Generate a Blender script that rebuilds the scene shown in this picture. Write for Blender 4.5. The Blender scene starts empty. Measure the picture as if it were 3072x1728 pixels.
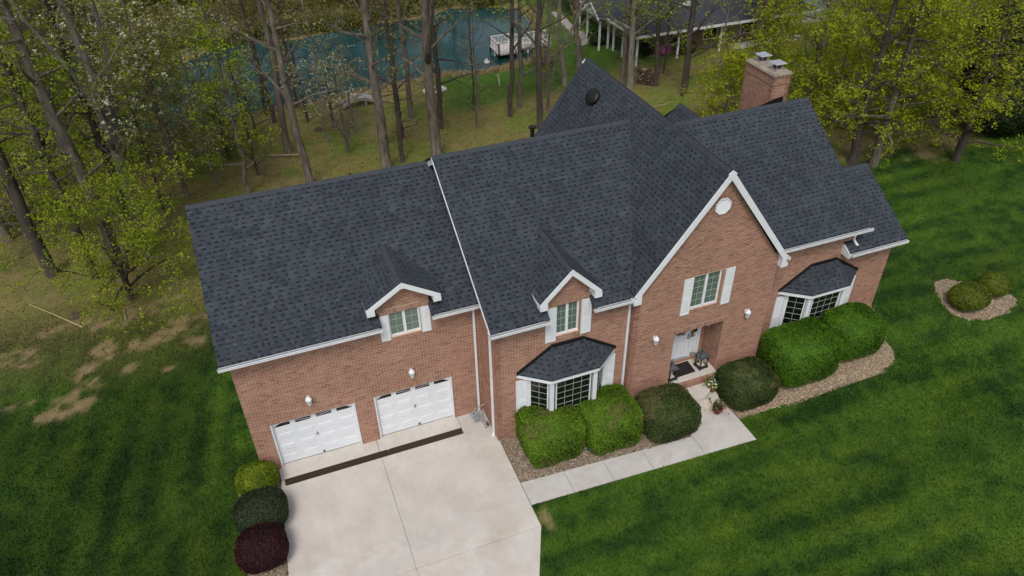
import bpy, math, random
import numpy as np
from mathutils import Vector, Matrix

# ------------------------------------------------------------------ camera, world, sun, exposure
scene = bpy.context.scene
COL = scene.collection
CAM = np.array([3.1306, -19.1417, 20.9362]); YAW, PITCH, ROLL = 0.354124, -0.649810, -0.019429
cd = bpy.data.cameras.new('camera'); co = bpy.data.objects.new('camera', cd); COL.objects.link(co)
cd.sensor_width = 36.0; cd.lens = 2256.114 / 3072 * 36; cd.clip_start = 0.1; cd.clip_end = 3000
cy_, sy_, cp_, sp_ = math.cos(YAW), math.sin(YAW), math.cos(PITCH), math.sin(PITCH)
fw = Vector((sy_ * cp_, cy_ * cp_, sp_)); rt = Vector((cy_, -sy_, 0)); up = rt.cross(fw)
c_, s_ = math.cos(ROLL), math.sin(ROLL)
rt2 = rt * c_ + up * s_; up2 = up * c_ - rt * s_
mw = Matrix((( rt2.x, up2.x, -fw.x, CAM[0]), (rt2.y, up2.y, -fw.y, CAM[1]), (rt2.z, up2.z, -fw.z, CAM[2]), (0, 0, 0, 1)))
co.matrix_world = mw; scene.camera = co

SUN_EL, SUN_AZ = math.radians(56), math.radians(208)      # overcast day, brightest patch of sky to the front left
world = bpy.data.worlds.new('World'); scene.world = world; world.use_nodes = True
wn = world.node_tree.nodes; wl = world.node_tree.links; wn.clear()
sky = wn.new('ShaderNodeTexSky'); sky.sky_type = 'NISHITA'; sky.sun_disc = False
sky.sun_elevation = SUN_EL; sky.sun_rotation = SUN_AZ; sky.air_density = 1.0; sky.dust_density = 4.0; sky.ozone_density = 1.0
hsv = wn.new('ShaderNodeHueSaturation'); hsv.inputs['Saturation'].default_value = 0.55
bg = wn.new('ShaderNodeBackground'); bg.inputs['Strength'].default_value = 0.115
wo = wn.new('ShaderNodeOutputWorld')
wl.new(sky.outputs[0], hsv.inputs['Color']); wl.new(hsv.outputs[0], bg.inputs['Color']); wl.new(bg.outputs[0], wo.inputs[0])
sd = bpy.data.lights.new('sun', 'SUN'); sd.energy = 1.3; sd.angle = math.radians(18); sd.color = (1.0, 0.955, 0.89)
so = bpy.data.objects.new('sun', sd); COL.objects.link(so)
# sun_rotation is measured clockwise from +Y seen from above
sdir = Vector((math.sin(SUN_AZ) * math.cos(SUN_EL), math.cos(SUN_AZ) * math.cos(SUN_EL), math.sin(SUN_EL)))
so.rotation_euler = sdir.to_track_quat('Z', 'Y').to_euler(); so.location = (0, -10, 40)
vs = scene.view_settings
vs.view_transform = 'Standard'; vs.look = 'None'; vs.exposure = 0.22; vs.gamma = 1.0; vs.use_curve_mapping = False
scene.render.engine = 'CYCLES'
scene.cycles.max_bounces = 6; scene.cycles.diffuse_bounces = 3; scene.cycles.transparent_max_bounces = 8

RNG = np.random.default_rng(7); random.seed(7)

# ------------------------------------------------------------------ materials
MATS = {}
def ramp(nt, cols, fac):
    r = nt.nodes.new('ShaderNodeValToRGB'); e = r.color_ramp.elements
    n = len(cols)
    for i, c in enumerate(cols):
        p = i / max(1, n - 1)
        el = e[i] if i < 2 else e.new(p)
        el.position = p; el.color = (*c, 1)
    nt.links.new(fac, r.inputs[0]); return r.outputs[0]
def mixc(nt, a, b, fac, mode='MIX'):
    m = nt.nodes.new('ShaderNodeMix'); m.data_type = 'RGBA'; m.blend_type = mode
    for s, v in ((6, a), (7, b)):
        if hasattr(v, 'links'): nt.links.new(v, m.inputs[s])
        else: m.inputs[s].default_value = (*v, 1)
    if hasattr(fac, 'links'): nt.links.new(fac, m.inputs[0])
    else: m.inputs[0].default_value = fac
    return m.outputs[2]
def noise(nt, scale, detail=3, rough=.55, dist=0, vec=None, stretch=None):
    tc = nt.nodes.new('ShaderNodeTexCoord'); v = tc.outputs['Object'] if vec is None else vec
    if stretch:
        mp = nt.nodes.new('ShaderNodeMapping'); mp.inputs['Scale'].default_value = stretch; nt.links.new(v, mp.inputs[0]); v = mp.outputs[0]
    n = nt.nodes.new('ShaderNodeTexNoise'); n.inputs['Scale'].default_value = scale; n.inputs['Detail'].default_value = detail
    n.inputs['Roughness'].default_value = rough; n.inputs['Distortion'].default_value = dist
    nt.links.new(v, n.inputs['Vector']); return n.outputs[0]
def stretchv(nt, fac, lo, hi):
    m = nt.nodes.new('ShaderNodeMapRange'); m.inputs[1].default_value = lo; m.inputs[2].default_value = hi
    nt.links.new(fac, m.inputs[0]); return m.outputs[0]
def M(name, cols, scale=4, rough=.7, bump=0, bscale=40, tint=None, spec=.4, detail=4, mix2=None, metal=0, transl=0, stretch=None, amount=.5, lo=.3, hi=.7, low=None):
    """cols: ramp colours. tint: None | 'attr' (face attribute tint) | 'obj' (object random) drives the ramp, noise then varies it."""
    if name in MATS: return MATS[name]
    m = bpy.data.materials.new(name); m.use_nodes = True; nt = m.node_tree; b = nt.nodes['Principled BSDF']
    nz = stretchv(nt, noise(nt, scale, detail, stretch=stretch), lo, hi)
    if tint:
        if tint == 'attr':
            a = nt.nodes.new('ShaderNodeAttribute'); a.attribute_name = 'tint'; t = a.outputs['Fac']
        else:
            a = nt.nodes.new('ShaderNodeObjectInfo'); t = a.outputs['Random']
        col = ramp(nt, cols, t)
        var = ramp(nt, [(1 - amount,) * 3, (1 + amount * .6,) * 3], nz)
        col = mixc(nt, col, var, 1.0, 'MULTIPLY')
    else:
        col = ramp(nt, cols, nz)
    if mix2:
        c2, sc2, lo2, hi2 = mix2
        f2 = stretchv(nt, noise(nt, sc2, 5, .6), lo2, hi2); col = mixc(nt, col, c2, f2)
    for sc_, am_, st_ in (low or ()):
        col = mixc(nt, col, ramp(nt, [(1 - am_,) * 3, (1 + am_ * .8,) * 3], stretchv(nt, noise(nt, sc_, 5, .6, stretch=st_), .32, .68)), 1.0, 'MULTIPLY')
    nt.links.new(col, b.inputs['Base Color'])
    b.inputs['Roughness'].default_value = rough; b.inputs['Specular IOR Level'].default_value = spec; b.inputs['Metallic'].default_value = metal
    if bump:
        bp = nt.nodes.new('ShaderNodeBump'); bp.inputs['Strength'].default_value = bump; bp.inputs['Distance'].default_value = .02
        nt.links.new(noise(nt, bscale, 4, .6), bp.inputs['Height']); nt.links.new(bp.outputs[0], b.inputs['Normal'])
    if transl:
        tr = nt.nodes.new('ShaderNodeBsdfTranslucent'); nt.links.new(col, tr.inputs['Color'])
        mx = nt.nodes.new('ShaderNodeMixShader'); mx.inputs[0].default_value = transl
        out = nt.nodes['Material Output']; nt.links.new(b.outputs[0], mx.inputs[1]); nt.links.new(tr.outputs[0], mx.inputs[2]); nt.links.new(mx.outputs[0], out.inputs[0])
    MATS[name] = m; return m

BRICKS = [(.23, .118, .084), (.315, .163, .112), (.355, .188, .129), (.38, .207, .144), (.40, .225, .158), (.345, .174, .123), (.29, .162, .121)]
M('brick', BRICKS, 60, .85, .25, 90, 'attr', amount=.28, mix2=((.42, .30, .23), .8, .62, .95), low=((.45, .08, None), (1.7, .07, (1, 1, .35))))
M('brick_single', BRICKS, 60, .85, .25, 90, 'obj', amount=.28, mix2=((.42, .30, .23), .8, .62, .95), low=((.45, .08, None), (1.7, .07, (1, 1, .35))))
M('mortar', [(.58, .44, .34), (.68, .54, .43)], 6, .95, .2, 120)
SH = [(.017, .0205, .027), (.020, .0245, .032), (.033, .041, .053), (.041, .051, .065), (.048, .059, .074), (.053, .065, .080), (.047, .052, .065), (.060, .072, .087)]
M('shingle', SH, 38, .92, .5, 260, 'attr', spec=.25, amount=.3, low=((.35, .12, None), (1.6, .14, None), (5, .14, None)))
M('shingle_single', SH[2:], 38, .92, .5, 260, 'obj', spec=.25, amount=.3, low=((1.6, .14, None),))
M('ridge_cap', [(.040, .047, .058), (.060, .070, .084)], 9, .92, .5, 260, spec=.25)
M('underlay', [(.016, .017, .02), (.022, .023, .026)], 9, .95)
M('white_trim', [(.70, .73, .77), (.77, .80, .83)], 2.2, .45, .02, 30, mix2=((.56, .56, .55), 1.2, .68, 1.0))
M('white_door', [(.69, .725, .77), (.75, .785, .82)], 1.5, .4, .02, 20)
M('gutter_inside', [(.30, .31, .32), (.42, .43, .44)], 5, .5)
M('flashing', [(.006, .006, .007), (.011, .011, .012)], 8, .55)
M('concrete', [(.485, .45, .41), (.575, .545, .505)], .8, .9, .15, 120, detail=10, mix2=((.44, .38, .31), .55, .5, .85), low=((.23, .06, None), (3.5, .05, None), (30, .06, None), (1.3, .05, (1, .12, 1))))
M('concrete_grey', [(.44, .42, .395), (.52, .50, .475)], .9, .9, .12, 120, detail=10, low=((3.5, .06, None), (30, .06, None)), mix2=((.41, .385, .35), 1.2, .52, .95))
M('concrete_cap', [(.22, .19, .15), (.36, .32, .25)], 2.5, .95, .3, 60, detail=8)
M('grate', [(.04, .026, .018), (.085, .06, .042)], 30, .8, .3, 120)
M('debris', [(.045, .033, .023), (.10, .075, .052)], 40, .95, .5, 90)
M('black_metal', [(.012, .014, .016), (.028, .031, .035)], 12, .5, .1, 60)
M('pewter', [(.055, .065, .072), (.13, .145, .155)], 14, .45, .1, 60, metal=.4)
M('steel', [(.50, .51, .54), (.62, .63, .66)], 6, .35, metal=.6)
M('grey_paint', [(.20, .22, .24), (.32, .34, .36)], 9, .5)
M('brass', [(.25, .2, .12), (.33, .27, .17)], 9, .4, metal=.7)
M('rust', [(.06, .03, .02), (.13, .065, .04)], 12, .9)
M('mat_dark', [(.010, .008, .008), (.022, .016, .015)], 90, .98, .5, 200)
M('terracotta', [(.25, .07, .05), (.34, .10, .07)], 7, .75)
M('red_pot', [(.10, .012, .015), (.17, .02, .022)], 9, .4)
M('soil', [(.03, .02, .014), (.06, .045, .03)], 30, .98)
M('candle', [(.55, .47, .36), (.66, .58, .46)], 9, .6)
M('bark', [(.055, .045, .037), (.125, .105, .085), (.185, .16, .135)], 7, .95, .9, 26, stretch=(1, 1, .22), detail=6)
M('bark_light', [(.085, .075, .062), (.17, .152, .128), (.22, .20, .17)], 7, .95, .9, 26, stretch=(1, 1, .22), detail=6)
M('bark_dark', [(.035, .027, .022), (.085, .068, .056)], 7, .95, .9, 26, stretch=(1, 1, .22), detail=6)
M('weathered_wood', [(.26, .235, .22), (.42, .39, .37)], 6, .85, .2, 60, stretch=(1, 1, .4))
M('white_wood', [(.52, .50, .50), (.68, .66, .66)], 5, .7, .1, 60)
M('log_bark', [(.05, .035, .025), (.12, .085, .06)], 9, .95, .6, 50)
M('log_end', [(.20, .145, .09), (.32, .24, .16)], 12, .9)
M('dry_stick', [(.24, .18, .09), (.36, .28, .14)], 12, .9)
M('yellow_pole', [(.40, .33, .13), (.52, .44, .2)], 12, .7)
M('pale_stone', [(.42, .39, .35), (.58, .55, .5)], 3, .9, .3, 40)
M('pebble', [(.13, .095, .065), (.26, .19, .13), (.38, .31, .235), (.20, .15, .115), (.48, .42, .34)], 30, .85, .1, 90, 'attr', amount=.25)
M('chips', [(.20, .14, .085), (.34, .25, .16), (.46, .36, .245), (.29, .22, .15), (.56, .47, .34)], 30, .9, .1, 90, 'attr', amount=.25)
M('reed', [(.22, .16, .075), (.36, .28, .15), (.46, .37, .22)], 12, .95, tint='attr', amount=.2)
def leafmat(name, cols, transl=.28, amount=.25): return M(name, cols, 9, .6, 0, 40, 'attr', spec=.25, transl=transl, amount=amount)
leafmat('leaf_bright', [(.050, .105, .008), (.105, .205, .013), (.155, .285, .018), (.20, .33, .028), (.15, .12, .05)], .35)
leafmat('leaf_vivid', [(.036, .098, .007), (.076, .185, .010), (.112, .25, .014), (.145, .29, .02), (.16, .17, .04)], .35)
leafmat('leaf_holly', [(.022, .038, .010), (.047, .076, .018), (.076, .112, .028), (.115, .15, .043), (.14, .135, .05)])
leafmat('leaf_deep', [(.014, .025, .011), (.030, .050, .02), (.048, .074, .03), (.07, .10, .046), (.056, .07, .04)])
leafmat('leaf_lime', [(.06, .095, .007), (.14, .20, .010), (.21, .28, .014), (.26, .32, .024), (.15, .2, .014)], .35)
leafmat('leaf_burgundy', [(.014, .005, .006), (.032, .009, .012), (.055, .013, .017), (.08, .018, .022), (.042, .014, .014)])
leafmat('leaf_thuja', [(.055, .085, .011), (.12, .165, .016), (.18, .235, .022), (.235, .285, .034), (.17, .155, .04)], .4)
leafmat('leaf_maple', [(.14, .18, .012), (.26, .31, .016), (.38, .43, .020), (.46, .50, .028), (.34, .30, .04)], .5)
leafmat('leaf_spring', [(.11, .16, .012), (.21, .28, .017), (.31, .385, .022), (.39, .46, .034), (.26, .26, .06)], .5)
leafmat('leaf_young', [(.12, .12, .04), (.21, .205, .06), (.30, .285, .09), (.38, .355, .13), (.24, .18, .09)], .45)
leafmat('leaf_woods', [(.05, .066, .014), (.10, .12, .02), (.155, .165, .028), (.21, .20, .042), (.15, .105, .05)], .4)
leafmat('leaf_evergreen', [(.010, .022, .008), (.020, .040, .012), (.034, .058, .015), (.055, .082, .018), (.042, .042, .018)])
leafmat('blossom_white', [(.32, .33, .19), (.44, .44, .29), (.56, .55, .41), (.64, .63, .5), (.26, .28, .13)], .3, .15)
leafmat('blossom_pink', [(.50, .10, .28), (.62, .18, .40), (.72, .28, .50), (.78, .36, .58), (.3, .12, .1)], .3, .15)
leafmat('flower_red', [(.26, .015, .02), (.38, .03, .03), (.45, .05, .05), (.32, .02, .03), (.25, .02, .02)], .2, .15)
leafmat('flower_white', [(.62, .62, .55), (.72, .72, .66), (.78, .78, .74), (.7, .7, .6), (.6, .6, .5)], .2, .1)
leafmat('leaf_wreath', [(.16, .13, .03), (.26, .21, .06), (.36, .31, .13), (.12, .14, .03), (.42, .36, .22)], .2)
leafmat('leaf_litter', [(.07, .048, .022), (.12, .085, .04), (.18, .13, .065), (.10, .075, .035), (.22, .175, .10)], .1)

def glassmat(name, col, rough=.06, spec=.5):
    m = bpy.data.materials.new(name); m.use_nodes = True; nt = m.node_tree; b = nt.nodes['Principled BSDF']
    nz = noise(nt, 1.3, 2); c = ramp(nt, [tuple(x * .7 for x in col), tuple(x * 1.25 for x in col)], nz); nt.links.new(c, b.inputs['Base Color'])
    b.inputs['Roughness'].default_value = rough; b.inputs['Specular IOR Level'].default_value = spec; b.inputs['IOR'].default_value = 1.5
    bp = nt.nodes.new('ShaderNodeBump'); bp.inputs['Strength'].default_value = .03; nt.links.new(noise(nt, 2.0, 1), bp.inputs['Height']); nt.links.new(bp.outputs[0], b.inputs['Normal'])
    MATS[name] = m; return m
glassmat('glass_dark', (.010, .010, .008)); glassmat('glass_green', (.115, .165, .14)); glassmat('glass_pale', (.145, .20, .175)); glassmat('lamp_glass', (.38, .45, .45), .12)  # green and pale panes: colour holds green reflections and the pale curtains behind
glassmat('glass_black', (.012, .006, .005), .2)

def water_mat():
    m = bpy.data.materials.new('pond_water'); m.use_nodes = True; nt = m.node_tree; b = nt.nodes['Principled BSDF']
    c = ramp(nt, [(.008, .036, .038), (.014, .052, .055), (.026, .078, .083)], stretchv(nt, noise(nt, .10, 3), .35, .65)); nt.links.new(c, b.inputs['Base Color'])
    b.inputs['Roughness'].default_value = .07; b.inputs['IOR'].default_value = 1.33; b.inputs['Specular IOR Level'].default_value = .6
    bp = nt.nodes.new('ShaderNodeBump'); bp.inputs['Strength'].default_value = .12; bp.inputs['Distance'].default_value = .05
    nt.links.new(noise(nt, 2.2, 4, .6, stretch=(1, 1.8, 1)), bp.inputs['Height']); nt.links.new(bp.outputs[0], b.inputs['Normal'])
    MATS['pond_water'] = m
water_mat()
def ground_mat(name, attr='gcol', bump=.6):
    m = bpy.data.materials.new(name); m.use_nodes = True; nt = m.node_tree; b = nt.nodes['Principled BSDF']
    a = nt.nodes.new('ShaderNodeAttribute'); a.attribute_name = attr
    v1 = ramp(nt, [(.70,) * 3, (1.30,) * 3], stretchv(nt, noise(nt, 16, 6, .7), .3, .7))
    v2 = ramp(nt, [(.84, .82, .78), (1.14, 1.14, 1.1)], stretchv(nt, noise(nt, 1.9, 4, .6), .3, .7))
    c = mixc(nt, a.outputs['Color'], v1, 1, 'MULTIPLY'); c = mixc(nt, c, v2, 1, 'MULTIPLY'); nt.links.new(c, b.inputs['Base Color'])
    b.inputs['Roughness'].default_value = .95; b.inputs['Specular IOR Level'].default_value = .15
    if bump:
        bp = nt.nodes.new('ShaderNodeBump'); bp.inputs['Strength'].default_value = bump; bp.inputs['Distance'].default_value = .04
        nt.links.new(noise(nt, 24, 5, .7), bp.inputs['Height']); nt.links.new(bp.outputs[0], b.inputs['Normal'])
    MATS[name] = m
ground_mat('ground')
def blade_mat():
    m = bpy.data.materials.new('grass_blade'); m.use_nodes = True; nt = m.node_tree; b = nt.nodes['Principled BSDF']
    a = nt.nodes.new('ShaderNodeAttribute'); a.attribute_name = 'gcol'
    v = ramp(nt, [(.85, .85, .85), (1.15, 1.15, 1.15)], noise(nt, 1.1, 4)); c = mixc(nt, a.outputs['Color'], v, 1, 'MULTIPLY')
    nt.links.new(c, b.inputs['Base Color']); b.inputs['Roughness'].default_value = .6; b.inputs['Specular IOR Level'].default_value = .2
    tr = nt.nodes.new('ShaderNodeBsdfTranslucent'); nt.links.new(c, tr.inputs['Color'])
    mx = nt.nodes.new('ShaderNodeMixShader'); mx.inputs[0].default_value = .3
    nt.links.new(b.outputs[0], mx.inputs[1]); nt.links.new(tr.outputs[0], mx.inputs[2]); nt.links.new(mx.outputs[0], nt.nodes['Material Output'].inputs[0])
    MATS['grass_blade'] = m
blade_mat()
def tex_brick(name):
    m = bpy.data.materials.new(name); m.use_nodes = True; nt = m.node_tree; b = nt.nodes['Principled BSDF']
    t = nt.nodes.new('ShaderNodeTexBrick'); t.inputs['Scale'].default_value = 1; t.inputs['Brick Width'].default_value = .203; t.inputs['Row Height'].default_value = .0677; t.inputs['Mortar Size'].default_value = .008
    t.inputs['Color1'].default_value = (.15, .07, .05, 1); t.inputs['Color2'].default_value = (.22, .10, .07, 1); t.inputs['Mortar'].default_value = (.3, .25, .2, 1)
    tc = nt.nodes.new('ShaderNodeTexCoord'); sp = nt.nodes.new('ShaderNodeSeparateXYZ'); cb = nt.nodes.new('ShaderNodeCombineXYZ'); ad = nt.nodes.new('ShaderNodeMath')
    nt.links.new(tc.outputs['Object'], sp.inputs[0]); nt.links.new(sp.outputs[0], ad.inputs[0]); nt.links.new(sp.outputs[1], ad.inputs[1]); nt.links.new(ad.outputs[0], cb.inputs[0]); nt.links.new(sp.outputs[2], cb.inputs[1])
    nt.links.new(cb.outputs[0], t.inputs[0]); nt.links.new(t.outputs[0], b.inputs['Base Color']); b.inputs['Roughness'].default_value = .9
    MATS[name] = m
tex_brick('far_brick')

# ------------------------------------------------------------------ object helpers
def wloc(o):
    v = Vector((0, 0, 0))
    while o is not None: v += o.location; o = o.parent
    return v
def link(name, me, mat=None, parent=None):
    o = bpy.data.objects.new(name, me); COL.objects.link(o)
    if mat is not None: me.materials.append(MATS[mat])
    if parent is not None: o.parent = parent
    return o
def tag(o, label=None, cat=None, group=None, kind=None):
    if label: o['label'] = label
    if cat: o['category'] = cat
    if group: o['group'] = group
    if kind: o['kind'] = kind
    return o
def thing(name, label, cat, loc, group=None):
    o = bpy.data.objects.new(name, None); COL.objects.link(o); o.location = loc; o.empty_display_size = .2
    return tag(o, label, cat, group)
def np_mesh(name, V, F, tint=None, fcol=None, smooth=False):
    V = np.asarray(V, np.float32); F = np.asarray(F, np.int32); me = bpy.data.meshes.new(name); k = F.shape[1]
    me.vertices.add(len(V)); me.vertices.foreach_set('co', V.ravel())
    me.loops.add(F.size); me.loops.foreach_set('vertex_index', F.ravel())
    me.polygons.add(len(F)); me.polygons.foreach_set('loop_start', np.arange(0, F.size, k, dtype=np.int32))
    me.polygons.foreach_set('use_smooth', np.full(len(F), smooth, bool))
    if tint is not None:
        a = me.attributes.new('tint', 'FLOAT', 'FACE'); a.data.foreach_set('value', np.asarray(tint, np.float32))
    if fcol is not None:
        a = me.attributes.new('gcol', 'FLOAT_COLOR', 'FACE'); a.data.foreach_set('color', np.c_[fcol, np.ones(len(F))].astype(np.float32).ravel())
    me.update(calc_edges=True); return me
V3 = lambda *a: np.array(a, float)
def unit(v): v = np.asarray(v, float); return v / np.linalg.norm(v)
BOXF = [(0, 3, 2, 1), (4, 5, 6, 7), (0, 1, 5, 4), (1, 2, 6, 5), (2, 3, 7, 6), (3, 0, 4, 7)]
class MB:
    def __init__(s): s.v = []; s.f = []; s.t = []
    def add(s, v, f, t=.5):
        o = len(s.v); s.v += [tuple(map(float, p)) for p in v]; s.f += [tuple(i + o for i in q) for q in f]; s.t += [t] * len(f); return s
    def box(s, a, b, t=.5):
        x0, y0, z0 = a; x1, y1, z1 = b
        return s.add([(x0, y0, z0), (x1, y0, z0), (x1, y1, z0), (x0, y1, z0), (x0, y0, z1), (x1, y0, z1), (x1, y1, z1), (x0, y1, z1)], BOXF, t)
    def obox(s, o, u, v, w, t=.5):
        o, u, v, w = map(np.asarray, (o, u, v, w)); return s.add([o, o + u, o + u + v, o + v, o + w, o + u + w, o + u + v + w, o + v + w], BOXF, t)
    def prism(s, poly, vec, t=.5):
        n = len(poly); p = [np.asarray(q, float) for q in poly]; vec = np.asarray(vec, float)
        return s.add(p + [q + vec for q in p], [tuple(range(n - 1, -1, -1)), tuple(range(n, 2 * n))] + [(i, (i + 1) % n, n + (i + 1) % n, n + i) for i in range(n)], t)
    def bar(s, a, b, w, h, upv=(0, 0, 1), t=.5):
        a, b = np.asarray(a, float), np.asarray(b, float); d = unit(b - a); r = np.cross(d, upv)
        r = unit(r) if np.linalg.norm(r) > 1e-6 else V3(1, 0, 0); q = np.cross(r, d)
        return s.obox(a - r * w / 2 - q * h / 2, b - a, r * w, q * h, t)
    def tube(s, pts, rad, n=6, t=.5, cap=True):
        P = np.asarray(pts, float); k = len(P); rad = np.broadcast_to(rad, k)
        T = np.gradient(P, axis=0); T /= np.linalg.norm(T, axis=1)[:, None] + 1e-9
        ref = V3(0, 0, 1) if abs(T[0][2]) < .9 else V3(1, 0, 0); vs_ = []
        for i in range(k):
            a = np.cross(T[i], ref); a /= np.linalg.norm(a) + 1e-9; b = np.cross(T[i], a)
            for j in range(n):
                q = 2 * math.pi * j / n; vs_.append(P[i] + rad[i] * (a * math.cos(q) + b * math.sin(q)))
        f = [(i * n + j, i * n + (j + 1) % n, (i + 1) * n + (j + 1) % n, (i + 1) * n + j) for i in range(k - 1) for j in range(n)]
        if cap: f += [tuple(range(n - 1, -1, -1)), tuple((k - 1) * n + j for j in range(n))]
        return s.add(vs_, f, t)
    def lathe(s, prof, c, n=12, t=.5):
        c = np.asarray(c, float); vs_ = []
        for r, z in prof:
            for j in range(n): q = 2 * math.pi * (j + .5) / n; vs_.append(c + (r * math.cos(q), r * math.sin(q), z))
        k = len(prof); f = [(i * n + j, i * n + (j + 1) % n, (i + 1) * n + (j + 1) % n, (i + 1) * n + j) for i in range(k - 1) for j in range(n)]
        f += [tuple(range(n - 1, -1, -1)), tuple((k - 1) * n + j for j in range(n))]
        return s.add(vs_, f, t)
    def build(s, name, mat, parent=None, smooth=False, label=None, kind=None):
        me = bpy.data.meshes.new(name); off = wloc(parent); me.from_pydata([(v[0] - off.x, v[1] - off.y, v[2] - off.z) for v in s.v], [], s.f)
        a = me.attributes.new('tint', 'FLOAT', 'FACE'); a.data.foreach_set('value', np.asarray(s.t, np.float32))
        if smooth: me.polygons.foreach_set('use_smooth', np.ones(len(s.f), bool))
        me.update(); o = link(name, me, mat, parent); return tag(o, label=label, kind=kind)
def single(name, mb, mat, label, cat, group=None, base=None, smooth=False):
    """a thing that is one mesh, its origin at its base"""
    e = np.array(mb.v); b = base if base is not None else (*(e.min(0) + e.max(0))[:2] / 2, e[:, 2].min())
    me = bpy.data.meshes.new(name); me.from_pydata([tuple(np.subtract(v, b)) for v in mb.v], [], mb.f)
    a = me.attributes.new('tint', 'FLOAT', 'FACE'); a.data.foreach_set('value', np.asarray(mb.t, np.float32))
    if smooth: me.polygons.foreach_set('use_smooth', np.ones(len(mb.f), bool))
    o = link(name, me, mat); o.location = b; return tag(o, label, cat, group)

# ------------------------------------------------------------------ terrain
POND = [(-7, 37.5), (-5, 35.6), (-2.5, 34.9), (2.1, 35.3), (5.4, 36.2), (10.1, 36.7), (14.7, 37.4), (18.4, 37.8), (22.4, 37.0), (23.5, 37.4), (26.7, 37.9), (28, 40.4), (28.5, 42.4), (30, 46.9), (30.4, 50.4), (29.1, 52.6), (24.2, 54.3), (21.3, 52.5), (14.7, 52.6), (9.3, 51.3), (6.2, 51.4), (2.1, 52.4), (-0.1, 50), (-5, 44.6), (-7.5, 41)]
def S(a, b, t):
    t = np.clip((np.asarray(t, float) - a) / (b - a), 0, 1); return t * t * (3 - 2 * t)
def poly_sd(P, x, y):
    x = np.asarray(x, float); y = np.asarray(y, float); best = np.full(np.broadcast(x, y).shape, 1e9); ins = np.zeros(best.shape, bool); n = len(P)
    for i in range(n):
        ax, ay = P[i]; bx, by = P[(i + 1) % n]; dx, dy = bx - ax, by - ay
        t = np.clip(((x - ax) * dx + (y - ay) * dy) / (dx * dx + dy * dy), 0, 1); best = np.minimum(best, np.hypot(x - ax - t * dx, y - ay - t * dy))
        c = ((ay > y) != (by > y)) & (x < dx * (y - ay) / (dy if dy else 1e-9) + ax); ins ^= c
    return np.where(ins, -best, best)
def hgt(x, y):
    x = np.asarray(x, float); y = np.asarray(y, float)
    z = 0.72 * S(17.5, 24.5, x) * S(-6, -1.3, y) * (1 - S(10, 24, y))
    z = z - (1.72 - 0.75 * S(27, 35, x)) * S(11, 35, y)
    z = z + 0.10 * np.clip(y - 54, 0, 60) * (1 - S(27, 33, x)) + 0.06 * np.clip(-9 - x, 0, 60) * S(20, 40, y)
    sdv = poly_sd(POND, x, y); w = S(1.8, 0, sdv); z = z * (1 - w) + w * (-1.93)
    return np.where(sdv < 0, -1.93 - np.minimum(1.2, -sdv * .45), z)
def vnoise(x, y, seed=0):
    xi = np.floor(x).astype(np.int64); yi = np.floor(y).astype(np.int64); fx = x - xi; fy = y - yi
    def hh(a, b):
        n = (a * 374761393 + b * 668265263 + seed * 974634777) & 0xffffffff; n = ((n ^ (n >> 13)) * 1274126177) & 0xffffffff; return ((n ^ (n >> 16)) & 0xffff) / 65535.
    u = fx * fx * (3 - 2 * fx); v = fy * fy * (3 - 2 * fy)
    return (hh(xi, yi) * (1 - u) + hh(xi + 1, yi) * u) * (1 - v) + (hh(xi, yi + 1) * (1 - u) + hh(xi + 1, yi + 1) * u) * v
def fbm(x, y, seed=0, o=4):
    s = 0; a = .5; t = 0
    for i in range(o): s = s + a * vnoise(x * 2 ** i, y * 2 ** i, seed + i); t += a; a *= .5
    return s / t
DIRT = [(-2.5, 9.1, 1.1, .45), (-4.8, 9.0, .55, .6), (-5.3, 7.5, .5, 1.0), (-5.75, 6.4, .6, .6), (-6.35, 5.8, .7, .35), (-7.7, 6.8, .6, .25), (-8.5, 10.0, 1.2, .5), (-7.7, 9.5, .9, .4), (-1.5, 11.7, .8, .35),
        (-.9, 10.0, 1.2, .22), (-4.6, 11.1, 1.7, .5), (-12, 32, 1.6, 1.2), (-3.0, 11.6, 1.4, .45), (-6.2, 11.4, 1.4, .4), (-1.0, 8.2, .35, .3), (-2.3, 6.9, .3, .2), (-3.7, 7.6, .4, .25), (9.3, -5.35, .18, .42),
        (40.8, 9.7, 2.6, 1.1), (38.8, 8.6, 1.2, .6), (37.4, 11.2, 2.6, 1.6), (.35, -1.6, .3, .25)]
def lawn_w(x, y):
    """1 on mown lawn, 0 on the woodland floor"""
    e = fbm(x * .35, y * .35, 50) - .5
    front = 1 - S(8.2, 12.6, y + 3.2 * e + .25 * np.minimum(0, x + 1))
    right = (1 - S(7.4, 9.4, y + 2.2 * e)) * S(24, 27, x)
    nearpond = S(15, 18.5, x + 3 * e) * S(28.5, 31.5, y + 3 * e - .12 * (x - 20)) * (1 - .0 * x)
    return np.clip(np.maximum(np.maximum(front, right), nearpond * .92), 0, 1)
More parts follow.
